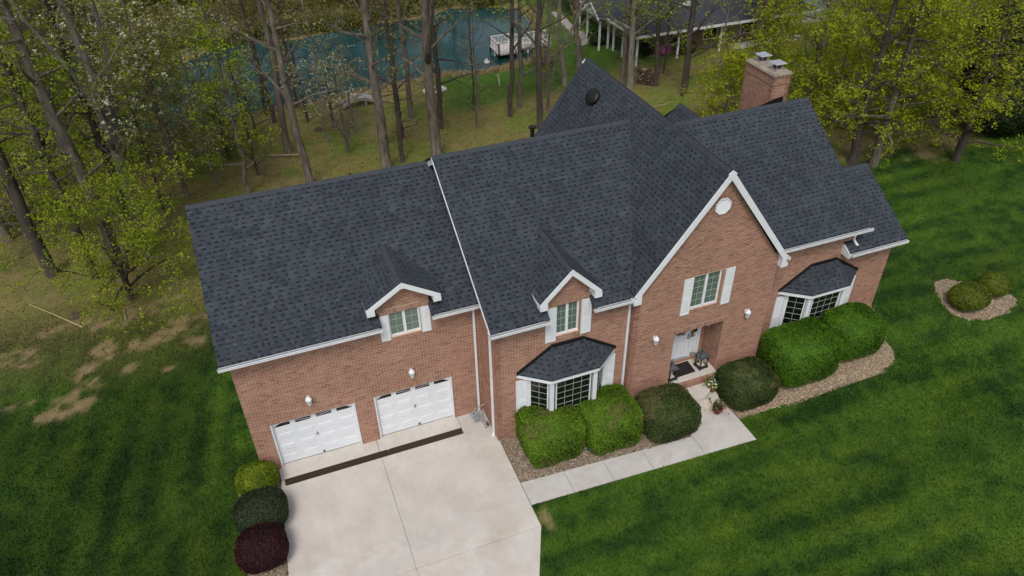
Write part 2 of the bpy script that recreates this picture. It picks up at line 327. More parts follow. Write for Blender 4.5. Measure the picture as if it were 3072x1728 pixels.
def ground_col(x, y):
    n1 = fbm(x * .42, y * .42, 1); n2 = fbm(x * 1.6, y * 1.6, 9); n3 = fbm(x * .16 + 3, y * .5 + 1, 21)
    dark = np.array([.017, .047, .0075]); mid = np.array([.044, .094, .0100]); yel = np.array([.080, .130, .012])
    stripe = fbm(x * .18 + y * .05, y * 1.15 - x * .06, 33)                          # mowing passes run along the house front
    left = S(1.5, -1.5, x) * S(14, 8, y)
    stripe = np.where(left > .5, fbm(x * 1.1, y * .2, 35), stripe)
    n4 = fbm(x * .95 + 40, y * .95, 61)
    ax_, ay_ = np.where(left > .5, y, x), np.where(left > .5, x, y)
    mow = fbm(ax_ * .22 + 5, ay_ * .95, 91, 3); patch = fbm(ax_ * .62 + 11, ay_ * 1.25, 95, 4)
    n5 = fbm(x * 2.4, y * 2.4, 17); sc_ = np.where(left > .5, x - .16 * y, y + .02 * x); stripes = np.tanh(2.2 * np.sin(sc_ * 2 * math.pi / 1.3 + 1.6 * (n1 - .5))) * (.35 + 1.3 * S(.35, .65, fbm(x * .3 + 7, y * .3, 83)))
    t = np.clip((n1 - .5) * .25 + (mow - .5) * .6 + (patch - .5) * .8 + (n5 - .5) * .85 + stripes * .135 + .38, 0, 1)
    c = dark + (mid - dark) * S(0, .55, t)[..., None]; c = c + (yel - c) * (S(.55, 1.05, t) * .8)[..., None]
    c = c * (1 - .38 * left * S(.2, .6, n1) * S(9, 6, y))[..., None]
    c = c * (.94 + .22 * S(.35, .7, n3))[..., None]
    # far lawn by the pond is lusher
    pondlawn = (S(24, 30, y) * S(14, 18, x))[..., None]; c = c * (1 - pondlawn) + np.array([.052, .115, .015]) * (.75 + .5 * n1[..., None]) * pondlawn
    wood = np.array([.172, .160, .048]) * (1 - .0 * n1[..., None]) ; wood2 = np.array([.122, .160, .028]); wood3 = np.array([.195, .145, .075])
    w = wood + (wood2 - wood) * S(.42, .62, n1)[..., None]; w = w + (wood3 - w) * (S(.5, .75, n2) * .5 + .45 * S(.5, .62, fbm(x * .25, y * .25, 71)))[..., None]
    lw = lawn_w(x, y)[..., None]; c = w * (1 - lw) + c * lw
    # worn lawn towards the woods on the left, bare earth
    worn = S(6.0, 9.5, y + 2 * (n1 - .5)) * S(2, -2, x) * S(14, 11.5, y)
    c = c * (1 - .5 * worn[..., None]) + np.array([.105, .092, .034]) * .5 * worn[..., None]
    d = np.zeros_like(x)
    for (dx, dy, rx, ry) in DIRT:
        q = np.hypot((x - dx) / rx, (y - dy) / ry) + (n2 - .5) * 2.2 + (fbm(x * 3.3, y * 3.3, 13) - .5) * 1.9; d = np.maximum(d, S(1.25, .55, q))
    d = d * S(.36, .62, fbm(x * 1.7 + 3, y * 2.6, 44) + .06)
    c = c * (1 - .72 * d[..., None]) + np.array([.27, .195, .11]) * (.8 + .4 * n2[..., None]) * .72 * d[..., None]
    # pond margin of dry reeds, leaf litter near trunks
    sdv = poly_sd(POND, x, y); m = S(1.5, .3, sdv + 1.6 * (n2 - .5)); c = c * (1 - .75 * m[..., None]) + np.array([.24, .17, .085]) * .75 * m[..., None]
    far = S(0, 3, y - 52.5)[..., None]; c = c * (1 - far) + np.array([.085, .066, .026]) * (.6 + .8 * n2[..., None]) * far
    return np.clip(c, 0, 1), d, lw[..., 0]

def axis(lo, hi, step, far):
    a = list(np.arange(lo, hi + 1e-6, step)); s = step; b = a[-1]
    while b < far: s *= 1.35; b += s; a.append(b)
    s = step; b = a[0]
    while b > -far: s *= 1.35; b -= s; a.insert(0, b)
    return np.array(a)
gx = axis(-16, 54, .22, 600); gy = axis(-14, 62, .22, 600)
GX, GY = np.meshgrid(gx, gy); GZ = hgt(GX, GY) - .02 + (fbm(GX * .9, GY * .9, 3) - .5) * .05 * S(.5, 2, np.abs(GX - 13) - 13.5 + np.maximum(0, GY - 3))
HOLE = [(-99, -99)]
FLAT = (GX > .6) & (GX < 18.2) & (GY < .4) & (GY > -14)
GZ = np.where(FLAT, np.minimum(GZ, -.035), GZ)
GZ = np.where((GX > 1.7) & (GX < 8.6) & (GY > -5) & (GY < .1), -.3, GZ)
nx, ny = len(gx), len(gy); idx = np.arange(nx * ny).reshape(ny, nx)
F = np.stack([idx[:-1, :-1], idx[:-1, 1:], idx[1:, 1:], idx[1:, :-1]], -1).reshape(-1, 4)
gc, gd, gl = ground_col(GX.ravel(), GY.ravel())
gme = np_mesh('ground', np.c_[GX.ravel(), GY.ravel(), GZ.ravel()], F, smooth=True)
a_ = gme.attributes.new('gcol', 'FLOAT_COLOR', 'POINT'); a_.data.foreach_set('color', np.c_[gc, np.ones(len(gc))].astype(np.float32).ravel())
tag(link('ground', gme, 'ground'), kind='structure')

# pond
w = MB(); pv = [(p[0] * 1.0, p[1], -2.0) for p in POND]
cxp, cyp = np.mean([p[0] for p in POND]), np.mean([p[1] for p in POND])
pv = [(cxp + (x - cxp) * 1.06, cyp + (y - cyp) * 1.08, z) for x, y, z in pv]
w.add(pv, [tuple(range(len(pv)))]); tag(w.build('pond', 'pond_water'), kind='structure')

# ------------------------------------------------------------------ the brick house
house = thing('brick_house', 'large red brick house with steep charcoal shingle roofs and white trim', 'house', (13, 3, 0))
yM, yP, yR = -1.694, -1.931, -1.172
def scan(poly, v):
    c = []; n = len(poly)
    for i in range(n):
        (a, b), (e, f) = poly[i], poly[(i + 1) % n]
        if (b > v) != (f > v): c.append(a + (v - b) / (f - b) * (e - a))
    c.sort(); return [(c[i], c[i + 1]) for i in range(0, len(c) - 1, 2)]
def minus(iv, a, b):
    o = []
    for p, q in iv:
        if b <= p or a >= q: o.append((p, q)); continue
        if a > p: o.append((p, a))
        if b < q: o.append((b, q))
    return o
BW, BH = .2032, .0677
WALLREC = []
def brick_wall(parent, O, u, n, poly, openings=(), soldiers=(), thick=.2, plain=()):
    """running-bond wall: poly in (u, z); openings (u0,u1,z0,z1); soldiers (u0,u1,z0,z1) hold upright bricks"""
    O, u, n = (np.asarray(q, float) for q in (O, u, n)); mb = MB(); recs = []
    zs = [p[1] for p in poly]; k0 = int(math.floor(min(zs) / BH)); k1 = int(math.ceil(max(zs) / BH)); rnd = random.Random(int(O[0] * 100 + O[1] * 37))
    for k in range(k0, k1):
        z0, z1 = max(k * BH, min(zs)), min((k + 1) * BH, max(zs)); zm = (z0 + z1) / 2
        iv = scan(poly, zm)
        for (a, b, c, d) in openings:
            if c < zm < d: iv = minus(iv, a, b)
        for a, b in iv: mb.obox(O + u * a + V3(0, 0, z0), u * (b - a), -n * thick, V3(0, 0, z1 - z0))
        for (a, b, c, d) in soldiers:
            if c < zm < d: iv = minus(iv, a, b)
        off = (k % 2) * BW / 2
        for a, b in iv:
            j = math.floor((a - off) / BW)
            while j * BW + off < b:
                p, q = max(a, j * BW + off + .0060), min(b, (j + 1) * BW + off - .0060)
                if q - p > .02: recs.append((p, q, z0 + .0060, z1 - .0060, rnd.gauss(0, .0013), 'h'))
                j += 1
    for (a, b, c, d) in soldiers:
        m = max(1, round((b - a) / BH)); st = (b - a) / m
        for j in range(m): recs.append((a + j * st + .0060, a + (j + 1) * st - .0060, c + .003, d - .003, rnd.gauss(.001, .001), 'v'))
    w_ = mb.build('wall', 'mortar', parent)
    WALLREC.append((w_, O, u, n, recs)); return w_
def finish_walls():
    rows = []
    for wi, (w_, O, u, n, recs) in enumerate(WALLREC):
        for ri, (p, q, z0, z1, j, k) in enumerate(recs):
            if (k == 'h' and abs(q - p - (BW - .012)) < 1e-6 and z1 - z0 > .05):
                c = O + u * (p + q) / 2 + V3(0, 0, z0); rows.append((np.linalg.norm(c - CAM), wi, ri))
    rows.sort(); chosen = {(w_, r) for _, w_, r in rows[:300]}
    bm = MB().obox((-(BW - .012) / 2, -.03, -(BH - .012) / 2), (BW - .012, 0, 0), (0, .036, 0), (0, 0, BH - .012))
    me = bpy.data.meshes.new('brick'); me.from_pydata(bm.v, [], bm.f); me.materials.append(MATS['brick_single'])
    for wi, (w_, O, u, n, recs) in enumerate(WALLREC):
        V = []; T = []; off = np.array(wloc(w_))
        rot = Matrix((tuple(u) , tuple(n), (0, 0, 1))).transposed().to_4x4()
        for ri, (p, q, z0, z1, j, k) in enumerate(recs):
            if (wi, ri) in chosen:
                o = bpy.data.objects.new('brick', me); COL.objects.link(o); o.parent = w_
                c = O + u * (p + q) / 2 + V3(0, 0, (z0 + z1) / 2) + n * j - off; o.matrix_local = Matrix.Translation(Vector(c)) @ rot
                continue
            a = O + u * p + V3(0, 0, z0) - n * .02 - off; e = u * (q - p); h_ = V3(0, 0, z1 - z0); d = n * (.026 + j)
            V += [a + d, a + e + d, a + e + h_ + d, a + h_ + d, a, a + e, a + e + h_, a + h_]
            r = random.random(); T.append(r)
        m = len(T); base = np.arange(m)[:, None, None] * 8
        F = (base + np.array([(0, 1, 2, 3), (0, 4, 5, 1), (1, 5, 6, 2), (2, 6, 7, 3), (3, 7, 4, 0)])[None]).reshape(-1, 4)
        o = link('brickwork', np_mesh('brickwork', np.array(V), F, np.repeat(T, 5)), 'brick', w_); tag(o, kind='stuff')

X_, Y_, Z_ = V3(1, 0, 0), V3(0, 1, 0), V3(0, 0, 1)
# garage front, dormer gable included
g0 = .81
brick_wall(house, (g0, 0, 0), X_, -Y_, [(0, -.1), (8.14, -.1), (8.14, 5.42), (7.29 - g0, 5.42), (7.29 - g0, 6.13), (6.42 - g0, 6.74), (5.55 - g0, 6.13), (5.55 - g0, 5.42), (0, 5.42)],
           [(1.446 - g0, 4.324 - g0, -.2, 2.134), (4.986 - g0, 7.83 - g0, -.2, 2.134), (5.89 - g0, 6.95 - g0, 4.585, 5.605)],
           [(1.40 - g0, 4.37 - g0, 2.134, 2.335), (4.94 - g0, 7.876 - g0, 2.134, 2.335), (5.82 - g0, 7.02 - g0, 5.605, 5.80), (5.89 - g0, 6.95 - g0, 4.47, 4.575)])
# main front left of the gable
brick_wall(house, (8.95, yM, 0), X_, -Y_, [(0, -.1), (5.0, -.1), (5.0, 5.45), (12.40 - 8.95, 5.45), (12.40 - 8.95, 6.2), (11.5 - 8.95, 7.05), (10.60 - 8.95, 6.2), (10.60 - 8.95, 5.45), (0, 5.45)],
           [(11.11 - 8.95, 11.95 - 8.95, 4.31, 5.62), (10.05 - 8.95, 13.06 - 8.95, .5, 3.0)], [(11.06 - 8.95, 12.0 - 8.95, 5.62, 5.82), (11.11 - 8.95, 11.95 - 8.95, 4.20, 4.305)])
brick_wall(house, (8.95, .3, 0), -Y_, -X_, [(0, -.1), (1.994, -.1), (1.994, 5.6), (0, 6.83)])
# front gable with the entry
p0 = 13.95
brick_wall(house, (p0, yP, 0), X_, -Y_, [(0, -.1), (5.7, -.1), (5.7, 5.42), (16.82 - p0, 9.36), (0, 5.42)],
           [(16.154 - p0, 17.321 - p0, 4.084, 5.582), (15.712 - p0, 17.802 - p0, .55, 3.104)], [(16.08 - p0, 17.40 - p0, 5.582, 5.78), (15.66 - p0, 17.86 - p0, 3.104, 3.305), (16.154 - p0, 17.321 - p0, 3.975, 4.08)])
brick_wall(house, (p0, yM + .05, 0), -Y_, -X_, [(0, -.1), (abs(yP - yM) + .05, -.1), (abs(yP - yM) + .05, 5.3), (0, 5.3)])
brick_wall(house, (17.797, -.92, 0), -Y_, -X_, [(0, .5), (1.003, .5), (1.003, 3.104), (0, 3.104)], thick=.1)
brick_wall(house, (17.50, -.925, 0), X_, -Y_, [(0, .5), (.3, .5), (.3, 3.104), (0, 3.104)], thick=.1)
# right part
brick_wall(house, (19.65, yR, 0), X_, -Y_, [(0, -.1), (6.36, -.1), (6.36, 4.42), (23.88 - 19.65, 4.42), (23.88 - 19.65, 5.42), (0, 5.42)], [(21.15 - 19.65, 24.16 - 19.65, .5, 3.03)])
# plain sides and backs, inner blocks
wb = MB()
wb.box((g0 + .02, .21, -.2), (8.74, 8.8, 5.3)); wb.box((9.16, -.8, -.2), (19.6, 8.3, 5.3)); wb.box((19.4, -.96, -.2), (23.7, 7.4, 5.2)); wb.box((23.7, -.96, -.2), (25.8, 3.9, 4.3))
wb.prism([(g0, .2, -.1), (g0, 8.85, -.1), (g0, 8.85, 5.4), (g0, 4.42, 8.1), (g0, .2, 5.4)], (.2, 0, 0)); wb.prism([(8.96, .3, 5), (8.96, 8.8, 5), (8.96, 8.8, 5.5), (8.96, 3.59, 8.72), (8.96, .3, 6.6)], (.2, 0, 0))
wb.box((19.45, yP + .21, -.1), (19.65, -.9, 5.4)); wb.prism([(23.7, -1.0, 4), (23.7, 7.3, 4), (23.7, 7.3, 5.4), (23.7, 3.145, 8.45), (23.7, -1.0, 5.4)], (.19, 0, 0))
wb.prism([(25.81, -.97, -.1), (25.81, 4.0, -.1), (25.81, 4.0, 4.4), (25.81, 1.36, 6.0), (25.81, -.97, 4.4)], (.2, 0, 0)); wb.box((g0, 8.8, -.4), (8.9, 8.95, 5.3)); wb.box((9, 8.3, -.4), (19.6, 8.42, 5.3))
wb.box((15.5, yP + .21, 0), (15.711, -.93, 3.2)); wb.prism([(14.2, 8.2, 5), (19.5, 8.2, 5), (16.82, 8.2, 9.3)], (0, .12, 0)); wb.prism([(18.4, 6.2, 5), (22.3, 6.2, 5), (20.33, 6.2, 7.6)], (0, .12, 0))
wb.build('wall', 'far_brick', house)

# ---- roofs
ROOFREC = []; EXPO = .165
def roof_plane(roof, pts, u, pick=False, seed=1, thick=.07, phase=0):
    """pts: 3D polygon, first point on the eave; u: horizontal direction along the eave, left to right seen from outside"""
    P = [np.asarray(p, float) for p in pts]; u = unit(u); O = P[0]
    nn = None
    for i in range(1, len(P) - 1):
        c = np.cross(P[i] - O, P[i + 1] - O)
        if np.linalg.norm(c) > 1e-3: nn = unit(c); break
    if nn[2] < 0: nn = -nn
    s = np.cross(nn, u); s = s if s[2] > 0 else -s
    poly = [((p - O) @ u, (p - O) @ s) for p in P]; rnd = random.Random(seed)
    dk = MB(); dk.prism([p - nn * .012 for p in P], -nn * thick); dk.build('roof_deck', 'underlay', roof)
    vmin, vmax = min(p[1] for p in poly), max(p[1] for p in poly); k = 0; recs = []
    widths = (.08, .11, .14, .18, .24)
    v0 = vmin
    while v0 < vmax - .01:
        v1 = min(v0 + EXPO, vmax); iv = scan(poly, (v0 + v1) / 2); ia = scan(poly, v0 + .004); ib = scan(poly, v1 - .004)
        if not (len(ia) == len(iv) == len(ib)): ia = ib = iv
        for (a, b), (a0, b0), (a1, b1) in zip(iv, ia, ib):
            recs.append(('q', a0, b0, a1, b1, v0, v1 + .02, .002, .012, rnd.uniform(0, .10)))
            c = min(a0, a1) - rnd.uniform(0, .3); end = max(b0, b1)
            while c < end:
                wd = rnd.choice(widths); gp = rnd.choice((.08, .10, .12, .15))
                tn = rnd.choice((rnd.uniform(.34, .62), rnd.uniform(.4, .75), rnd.uniform(.55, 1)))
                l0, l1, r0, r1 = max(c, a0), max(c, a1), min(c + wd, b0), min(c + wd, b1)
                full = c > max(a0, a1) and c + wd < min(b0, b1) and v1 - v0 > EXPO - .003
                if r0 > l0 + .005 or r1 > l1 + .005: recs.append(('t', l0, max(r0, l0), l1, max(r1, l1), v0 - .004, v1, .007, .019, tn, full, wd))
                c += wd; vm = v0 + EXPO * rnd.choice((.28, .36, .42)); f_ = min(1, (vm - v0) / max(1e-6, v1 - v0))
                am, bm_ = a0 + (a1 - a0) * f_, b0 + (b1 - b0) * f_
                l0, l1, r0, r1 = max(c, am), max(c, a1), min(c + gp, bm_), min(c + gp, b1)
                if vm < v1 - .01 and (r0 > l0 + .005 or r1 > l1 + .005): recs.append(('g', l0, max(r0, l0), l1, max(r1, l1), vm, v1, .007, .016, tn))
                c += gp
        v0 += EXPO; k += 1
    ROOFREC.append((roof, O, u, s, nn, recs, pick))
def finish_roofs():
    rows = []
    for wi, (roof, O, u, s, n, recs, pick) in enumerate(ROOFREC):
        if not pick: continue
        for ri, r in enumerate(recs):
            if r[0] == 't' and r[10]: rows.append((np.linalg.norm(O + u * r[1] + s * r[5] - CAM), wi, ri))
    rows.sort(); chosen = {(w_, r) for _, w_, r in rows[:300]}; meshes = {}
    def verts(l0, r0, l1, r1, va, vb, hb, hl): return [(l0, va, 0), (r0, va, 0), (r1, vb, 0), (l1, vb, 0), (l0, va, hl), (r0, va, hl), (r1, vb, hb), (l1, vb, hb)]
    for wi, (roof, O, u, s, n, recs, pick) in enumerate(ROOFREC):
        off = np.array(wloc(roof)); B = np.array([u, s, n]); rot = Matrix((tuple(u), tuple(s), tuple(n))).transposed().to_4x4(); V = []; T = []
        for ri, r in enumerate(recs):
            if (wi, ri) in chosen:
                wd = r[11]
                if wd not in meshes:
                    me = bpy.data.meshes.new('shingle'); me.from_pydata(verts(0, wd - .004, 0, wd - .004, -.004, EXPO, .007, .019), [], BOXF); me.materials.append(MATS['shingle_single']); meshes[wd] = me
                o = bpy.data.objects.new('shingle', meshes[wd]); COL.objects.link(o); o.parent = roof
                o.matrix_local = Matrix.Translation(Vector(O + u * r[1] + s * (r[5] + .004) - off)) @ rot; continue
            V.append(np.array(verts(*r[1:9])) @ B + O - off); T.append(r[9])
        m = len(T); F = (np.arange(m)[:, None, None] * 8 + np.array(BOXF)[None]).reshape(-1, 4)
        tag(link('shingle_courses', np_mesh('shingle_courses', np.concatenate(V), F, np.repeat(T, 6)), 'shingle', roof), kind='stuff')
def new_roof(name='roof'):
    o = bpy.data.objects.new(name, None); COL.objects.link(o); o.parent = house; o.location = (0, 0, 0); return o
def caps(roof, a, b, d1, d2, wid=.16):
    """ridge caps from a to b, sides falling along d1 and d2"""
    a, b = np.asarray(a, float), np.asarray(b, float); L = np.linalg.norm(b - a); e = (b - a) / L; mb = MB(); n = max(1, int(L / .15)); st = L / n
    for i in range(n):
        for d in (unit(d1), unit(d2)):
            nn = unit(np.cross(e, d)); nn = nn if nn[2] > 0 else -nn; t = .5 + .5 * math.sin(i * 12.9)
            o = a + e * (i * st - .01); h0, h1 = .034, .022
            mb.add([o, o + e * (st + .02), o + e * (st + .02) + d * wid, o + d * wid, o + nn * h0, o + e * (st + .02) + nn * h1, o + e * (st + .02) + d * wid + nn * h1, o + d * wid + nn * h0], BOXF)
    mb.build('ridge_caps', 'ridge_cap', roof)
def rake(roof, a, b, out, h=.17, t=.03, drop=.0, mat='white_trim', name='rake_board', inset=False):
    a, b = np.asarray(a, float), np.asarray(b, float)
    if inset: a, b, drop = a - unit(out) * (t + .02), b - unit(out) * (t + .02), .085
    d = unit(b - a); out = unit(out); nn = unit(np.cross(d, out)); nn = nn if nn[2] > 0 else -nn
    return MB().obox(a - nn * (h + drop) , b - a, out * t, nn * h).build(name, mat, roof)
def gutter(parent, a, b, out, size=.105):
    a, b = np.asarray(a, float), np.asarray(b, float); e = b - a; out = unit(out); u = unit(e); m = MB()
    a = a - Z_ * .03
    lo = a - Z_ * .10
    m.obox(lo, e, out * size * .8, Z_ * .01); m.obox(lo + out * size * .8, e, out * .012, Z_ * .05)
    m.add([lo + out * size * .8 + Z_ * .05, lo + e + out * size * .8 + Z_ * .05, lo + e + out * size + Z_ * .09, lo + out * size + Z_ * .09, lo + out * (size * .8 + .014) + Z_ * .048, lo + e + out * (size * .8 + .014) + Z_ * .048, lo + e + out * (size + .014) + Z_ * .088, lo + out * (size + .014) + Z_ * .088], BOXF)
    m.obox(lo + out * (size - .012) + Z_ * .09, e, out * .026, Z_ * .012)
    for q in (a, b - u * .006 - Z_ * .03): m.obox(q - Z_ * .10 + Z_ * 0, u * .006, out * size, Z_ * .10)
    g = m.build('gutter', 'white_trim', parent)
    MB().obox(lo + Z_ * .011 + u * .01, e - u * .02, out * .006, Z_ * .085).build('gutter_lining', 'gutter_inside', g)
    return g
def soffit(parent, a, b, out, depth):
    """fascia and soffit of an eave whose roof edge runs a-b"""
    a, b = np.asarray(a, float), np.asarray(b, float); e = b - a; out = unit(out)
    MB().obox(a - Z_ * .20 - out * .022, e, out * .02, Z_ * .17).build('fascia', 'white_trim', parent)
    MB().obox(a - Z_ * .205 - out * depth, e, out * (depth - .024), Z_ * .02).build('soffit', 'white_trim', parent)
def slope_pt(y, ey, ez, sl): return ez + sl * (y - ey)

# garage roof
gr = new_roof(); ge, gez, gry, grz = -.398, 5.441, 4.421, 8.407; gsl = (grz - gez) / (gry - ge); gxl, gxr = .565, 8.92
notchz = slope_pt(.1, ge, gez, gsl)
roof_plane(gr, [(gxl, ge, gez), (5.60, ge, gez), (5.60, .1, notchz), (7.25, .1, notchz), (7.25, ge, gez), (gxr, ge, gez), (gxr, gry, grz), (gxl, gry, grz)], X_, True, 11)
roof_plane(gr, [(gxr, 2 * gry - ge, gez), (gxl, 2 * gry - ge, gez), (gxl, gry, grz), (gxr, gry, grz)], -X_, False, 12)
caps(gr, (gxl, gry, grz), (gxr, gry, grz), (0, -1, -gsl), (0, 1, -gsl))
rake(gr, (gxl, ge, gez), (gxl, gry, grz), -X_, inset=True); rake(gr, (gxl, gry, grz), (gxl, 2 * gry - ge, gez), -X_, inset=True)
gutter(gr, (gxl - .03, ge, gez), (5.60, ge, gez), -Y_); gutter(gr, (7.25, ge, gez), (8.88, ge, gez), -Y_)
soffit(gr, (gxl, ge, gez), (5.52, ge, gez), -Y_, .38); soffit(gr, (7.32, ge, gez), (8.93, ge, gez), -Y_, .38)
# main roof
mr = new_roof(); me_, mez, mry, mrz = -2.092, 5.474, 3.588, 8.984; msl = (mrz - mez) / (mry - me_); mxl = 8.68
nz = slope_pt(yM + .1, me_, mez, msl)
roof_plane(mr, [(mxl, me_, mez), (10.72, me_, mez), (10.72, yM + .1, nz), (12.30, yM + .1, nz), (12.30, me_, mez), (13.70, me_, mez), (13.70, me_ + .35, mez + .35 * msl), (16.5, me_ + .6, mez + .6 * msl), (16.5, mry, mrz), (mxl, mry, mrz)], X_, True, 21)
roof_plane(mr, [(16.5, 2 * mry - me_, mez), (mxl, 2 * mry - me_, mez), (mxl, mry, mrz), (16.5, mry, mrz)], -X_, False, 22)
caps(mr, (mxl, mry, mrz), (16.34, mry, mrz), (0, -1, -msl), (0, 1, -msl))
rake(mr, (mxl, me_, mez), (mxl, mry, mrz), -X_, .085, .02); rake(mr, (mxl, mry, mrz), (mxl, 2 * mry - me_, mez), -X_, inset=True)
MB().prism([(mxl + .005, me_ + .03, mez - .18), (mxl + .005, mry, mrz - .18), (8.95, mry, mrz - .18), (8.95, me_ + .03, mez - .18)], (0, 0, .02)).build('soffit', 'white_trim', mr)
MB().prism([(mxl + .005, 2 * mry - me_ - .03, mez - .18), (mxl + .005, mry, mrz - .18), (8.95, mry, mrz - .18), (8.95, 2 * mry - me_ - .03, mez - .18)], (0, 0, .02)).build('soffit', 'white_trim', mr)
gutter(mr, (mxl - .02, me_, mez), (10.74, me_, mez), -Y_); gutter(mr, (12.28, me_, mez), (13.68, me_, mez), -Y_)
soffit(mr, (mxl + .02, me_, mez), (10.58, me_, mez), -Y_, .38); soffit(mr, (12.42, me_, mez), (13.90, me_, mez), -Y_, .38)
# front gable roof
pr_ = new_roof(); pl, prr, pa, pfz, paz, pf, pb = 13.744, 19.896, 16.82, 5.52, 9.624, -2.13, 8.43; psl = (paz - pfz) / (pa - pl)
roof_plane(pr_, [(pl, pb, pfz), (pl, pf, pfz), (pa, pf, paz), (pa, pb, paz)], -Y_, False, 31)
roof_plane(pr_, [(prr, pf, pfz), (prr, pb, pfz), (pa, pb, paz), (pa, pf, paz)], Y_, False, 32)
caps(pr_, (pa, pf + .02, paz), (pa, pb, paz), (-1, 0, -psl), (1, 0, -psl))
rake(pr_, (pl, pf, pfz), (pa, pf, paz), -Y_, .20, .035); rake(pr_, (pa, pf, paz), (prr, pf, pfz), -Y_, .20, .035)
rake(pr_, (pl, pb, pfz), (pa, pb, paz), Y_, .20, .035, inset=True); rake(pr_, (pa, pb, paz), (prr, pb, pfz), Y_, .20, .035, inset=True)
MB().prism([(pa, pf - .004, paz - .005), (pa - .14, pf - .004, paz - .19), (pa, pf - .004, paz - .36), (pa + .14, pf - .004, paz - .19)], (0, -.033, 0)).build('apex_board', 'white_trim', pr_)
for x0, x1, sg in ((pl, pl + .28, 1), (prr - .28, prr, -1)):      # boxed gable returns
    xa, xb = (x0, x1); MB().prism([(xa, pf - .037, pfz - .36), (xb, pf - .037, pfz - .36), (xb, pf - .037, pfz - .36 + (.50 if sg > 0 else .14)), (xa, pf - .037, pfz - .36 + (.14 if sg > 0 else .50))], (0, .22, 0)).build('gable_return', 'white_trim', pr_)
for x0, sg in ((pl, 1), (prr, -1)):                                # soffit under the rakes
    MB().obox((x0, pf + .005, pfz - .22), (pa - x0, 0, paz - pfz), (0, abs(yP - pf) + .02, 0), (0, 0, .02)).build('soffit', 'white_trim', pr_)
gutter(pr_, (pl, pf - .03, pfz), (pl, me_ + .55, pfz), -X_, .09); gutter(pr_, (prr, me_ + .5, pfz), (prr, pf - .03, pfz), X_, .09)
# right roof and the lower wing
rr = new_roof(); re_, rez, rry, rrz = -1.586, 5.456, 3.145, 8.728; rsl = (rrz - rez) / (rry - re_); rx = 24.02
roof_plane(rr, [(17.2, re_ + .6, rez + .6 * rsl), (19.8, re_ + .3, rez + .3 * rsl), (19.85, re_, rez), (rx, re_, rez), (rx, rry, rrz), (17.2, rry, rrz)], X_, False, 41)
roof_plane(rr, [(rx, 2 * rry - re_, rez), (17.2, 2 * rry - re_, rez), (17.2, rry, rrz), (rx, rry, rrz)], -X_, False, 42)
caps(rr, (17.3, rry, rrz), (rx, rry, rrz), (0, -1, -rsl), (0, 1, -rsl))
rake(rr, (rx, re_, rez), (rx, rry, rrz), X_, inset=True); rake(rr, (rx, rry, rrz), (rx, 2 * rry - re_, rez), X_, inset=True)
gutter(rr, (19.93, re_, rez), (24.12, re_, rez), -Y_); soffit(rr, (19.70, re_, rez), (24.02, re_, rez), -Y_, .40)
lr = new_roof(); le, lez, lry, lrz = -1.60, 4.40, 1.36, 6.25; lsl = (lrz - lez) / (lry - le); lx0, lx1 = 23.40, 26.19
roof_plane(lr, [(lx0, le, lez), (lx1, le, lez), (lx1, lry, lrz), (23.89, lry, lrz), (23.89, yR + .02, slope_pt(yR, le, lez, lsl)), (lx0, yR + .0, slope_pt(yR, le, lez, lsl))], X_, False, 51)
roof_plane(lr, [(lx1, 2 * lry - le, lez), (23.89, 2 * lry - le, lez), (23.89, lry, lrz), (lx1, lry, lrz)], -X_, False, 52)
caps(lr, (23.9, lry, lrz), (lx1, lry, lrz), (0, -1, -lsl), (0, 1, -lsl))
rake(lr, (lx1, le, lez), (lx1, lry, lrz), X_, inset=True); rake(lr, (lx1, lry, lrz), (lx1, 2 * lry - le, lez), X_, inset=True)
gutter(lr, (lx0 + .05, le, lez), (26.18, le, lez), -Y_); soffit(lr, (lx0 + .02, le, lez), (26.16, le, lez), -Y_, .41)
MB().prism([(lx0, le - .02, lez - .22), (lx0, yR + .005, lez - .22), (lx0, yR + .005, slope_pt(yR, le, lez, lsl) - .01), (lx0, le - .02, lez - .01)], (-.03, 0, 0)).build('fascia', 'white_trim', lr)
MB().obox((lx0 - .04, yR - .02, slope_pt(yR, le, lez, lsl)), (.52, 0, 0), (0, -.05, -.03), (0, 0, .05)).build('flashing', 'flashing', lr)
# rear gable
bk = new_roof(); bx, bz, by = 20.33, 7.80, 6.47; bs = 1.0; yj = rry + (rrz - bz) / rsl
roof_plane(bk, [(bx - 2.3, by, bz - 2.3), (bx - 2.3, yj + 2.3 / rsl, bz - 2.3), (bx, yj - .05, bz), (bx, by, bz)], -Y_, False, 61)
roof_plane(bk, [(bx + 2.3, yj + 2.3 / rsl, bz - 2.3), (bx + 2.3, by, bz - 2.3), (bx, by, bz), (bx, yj - .05, bz)], Y_, False, 62)
caps(bk, (bx, yj, bz), (bx, by, bz), (-1, 0, -1), (1, 0, -1))
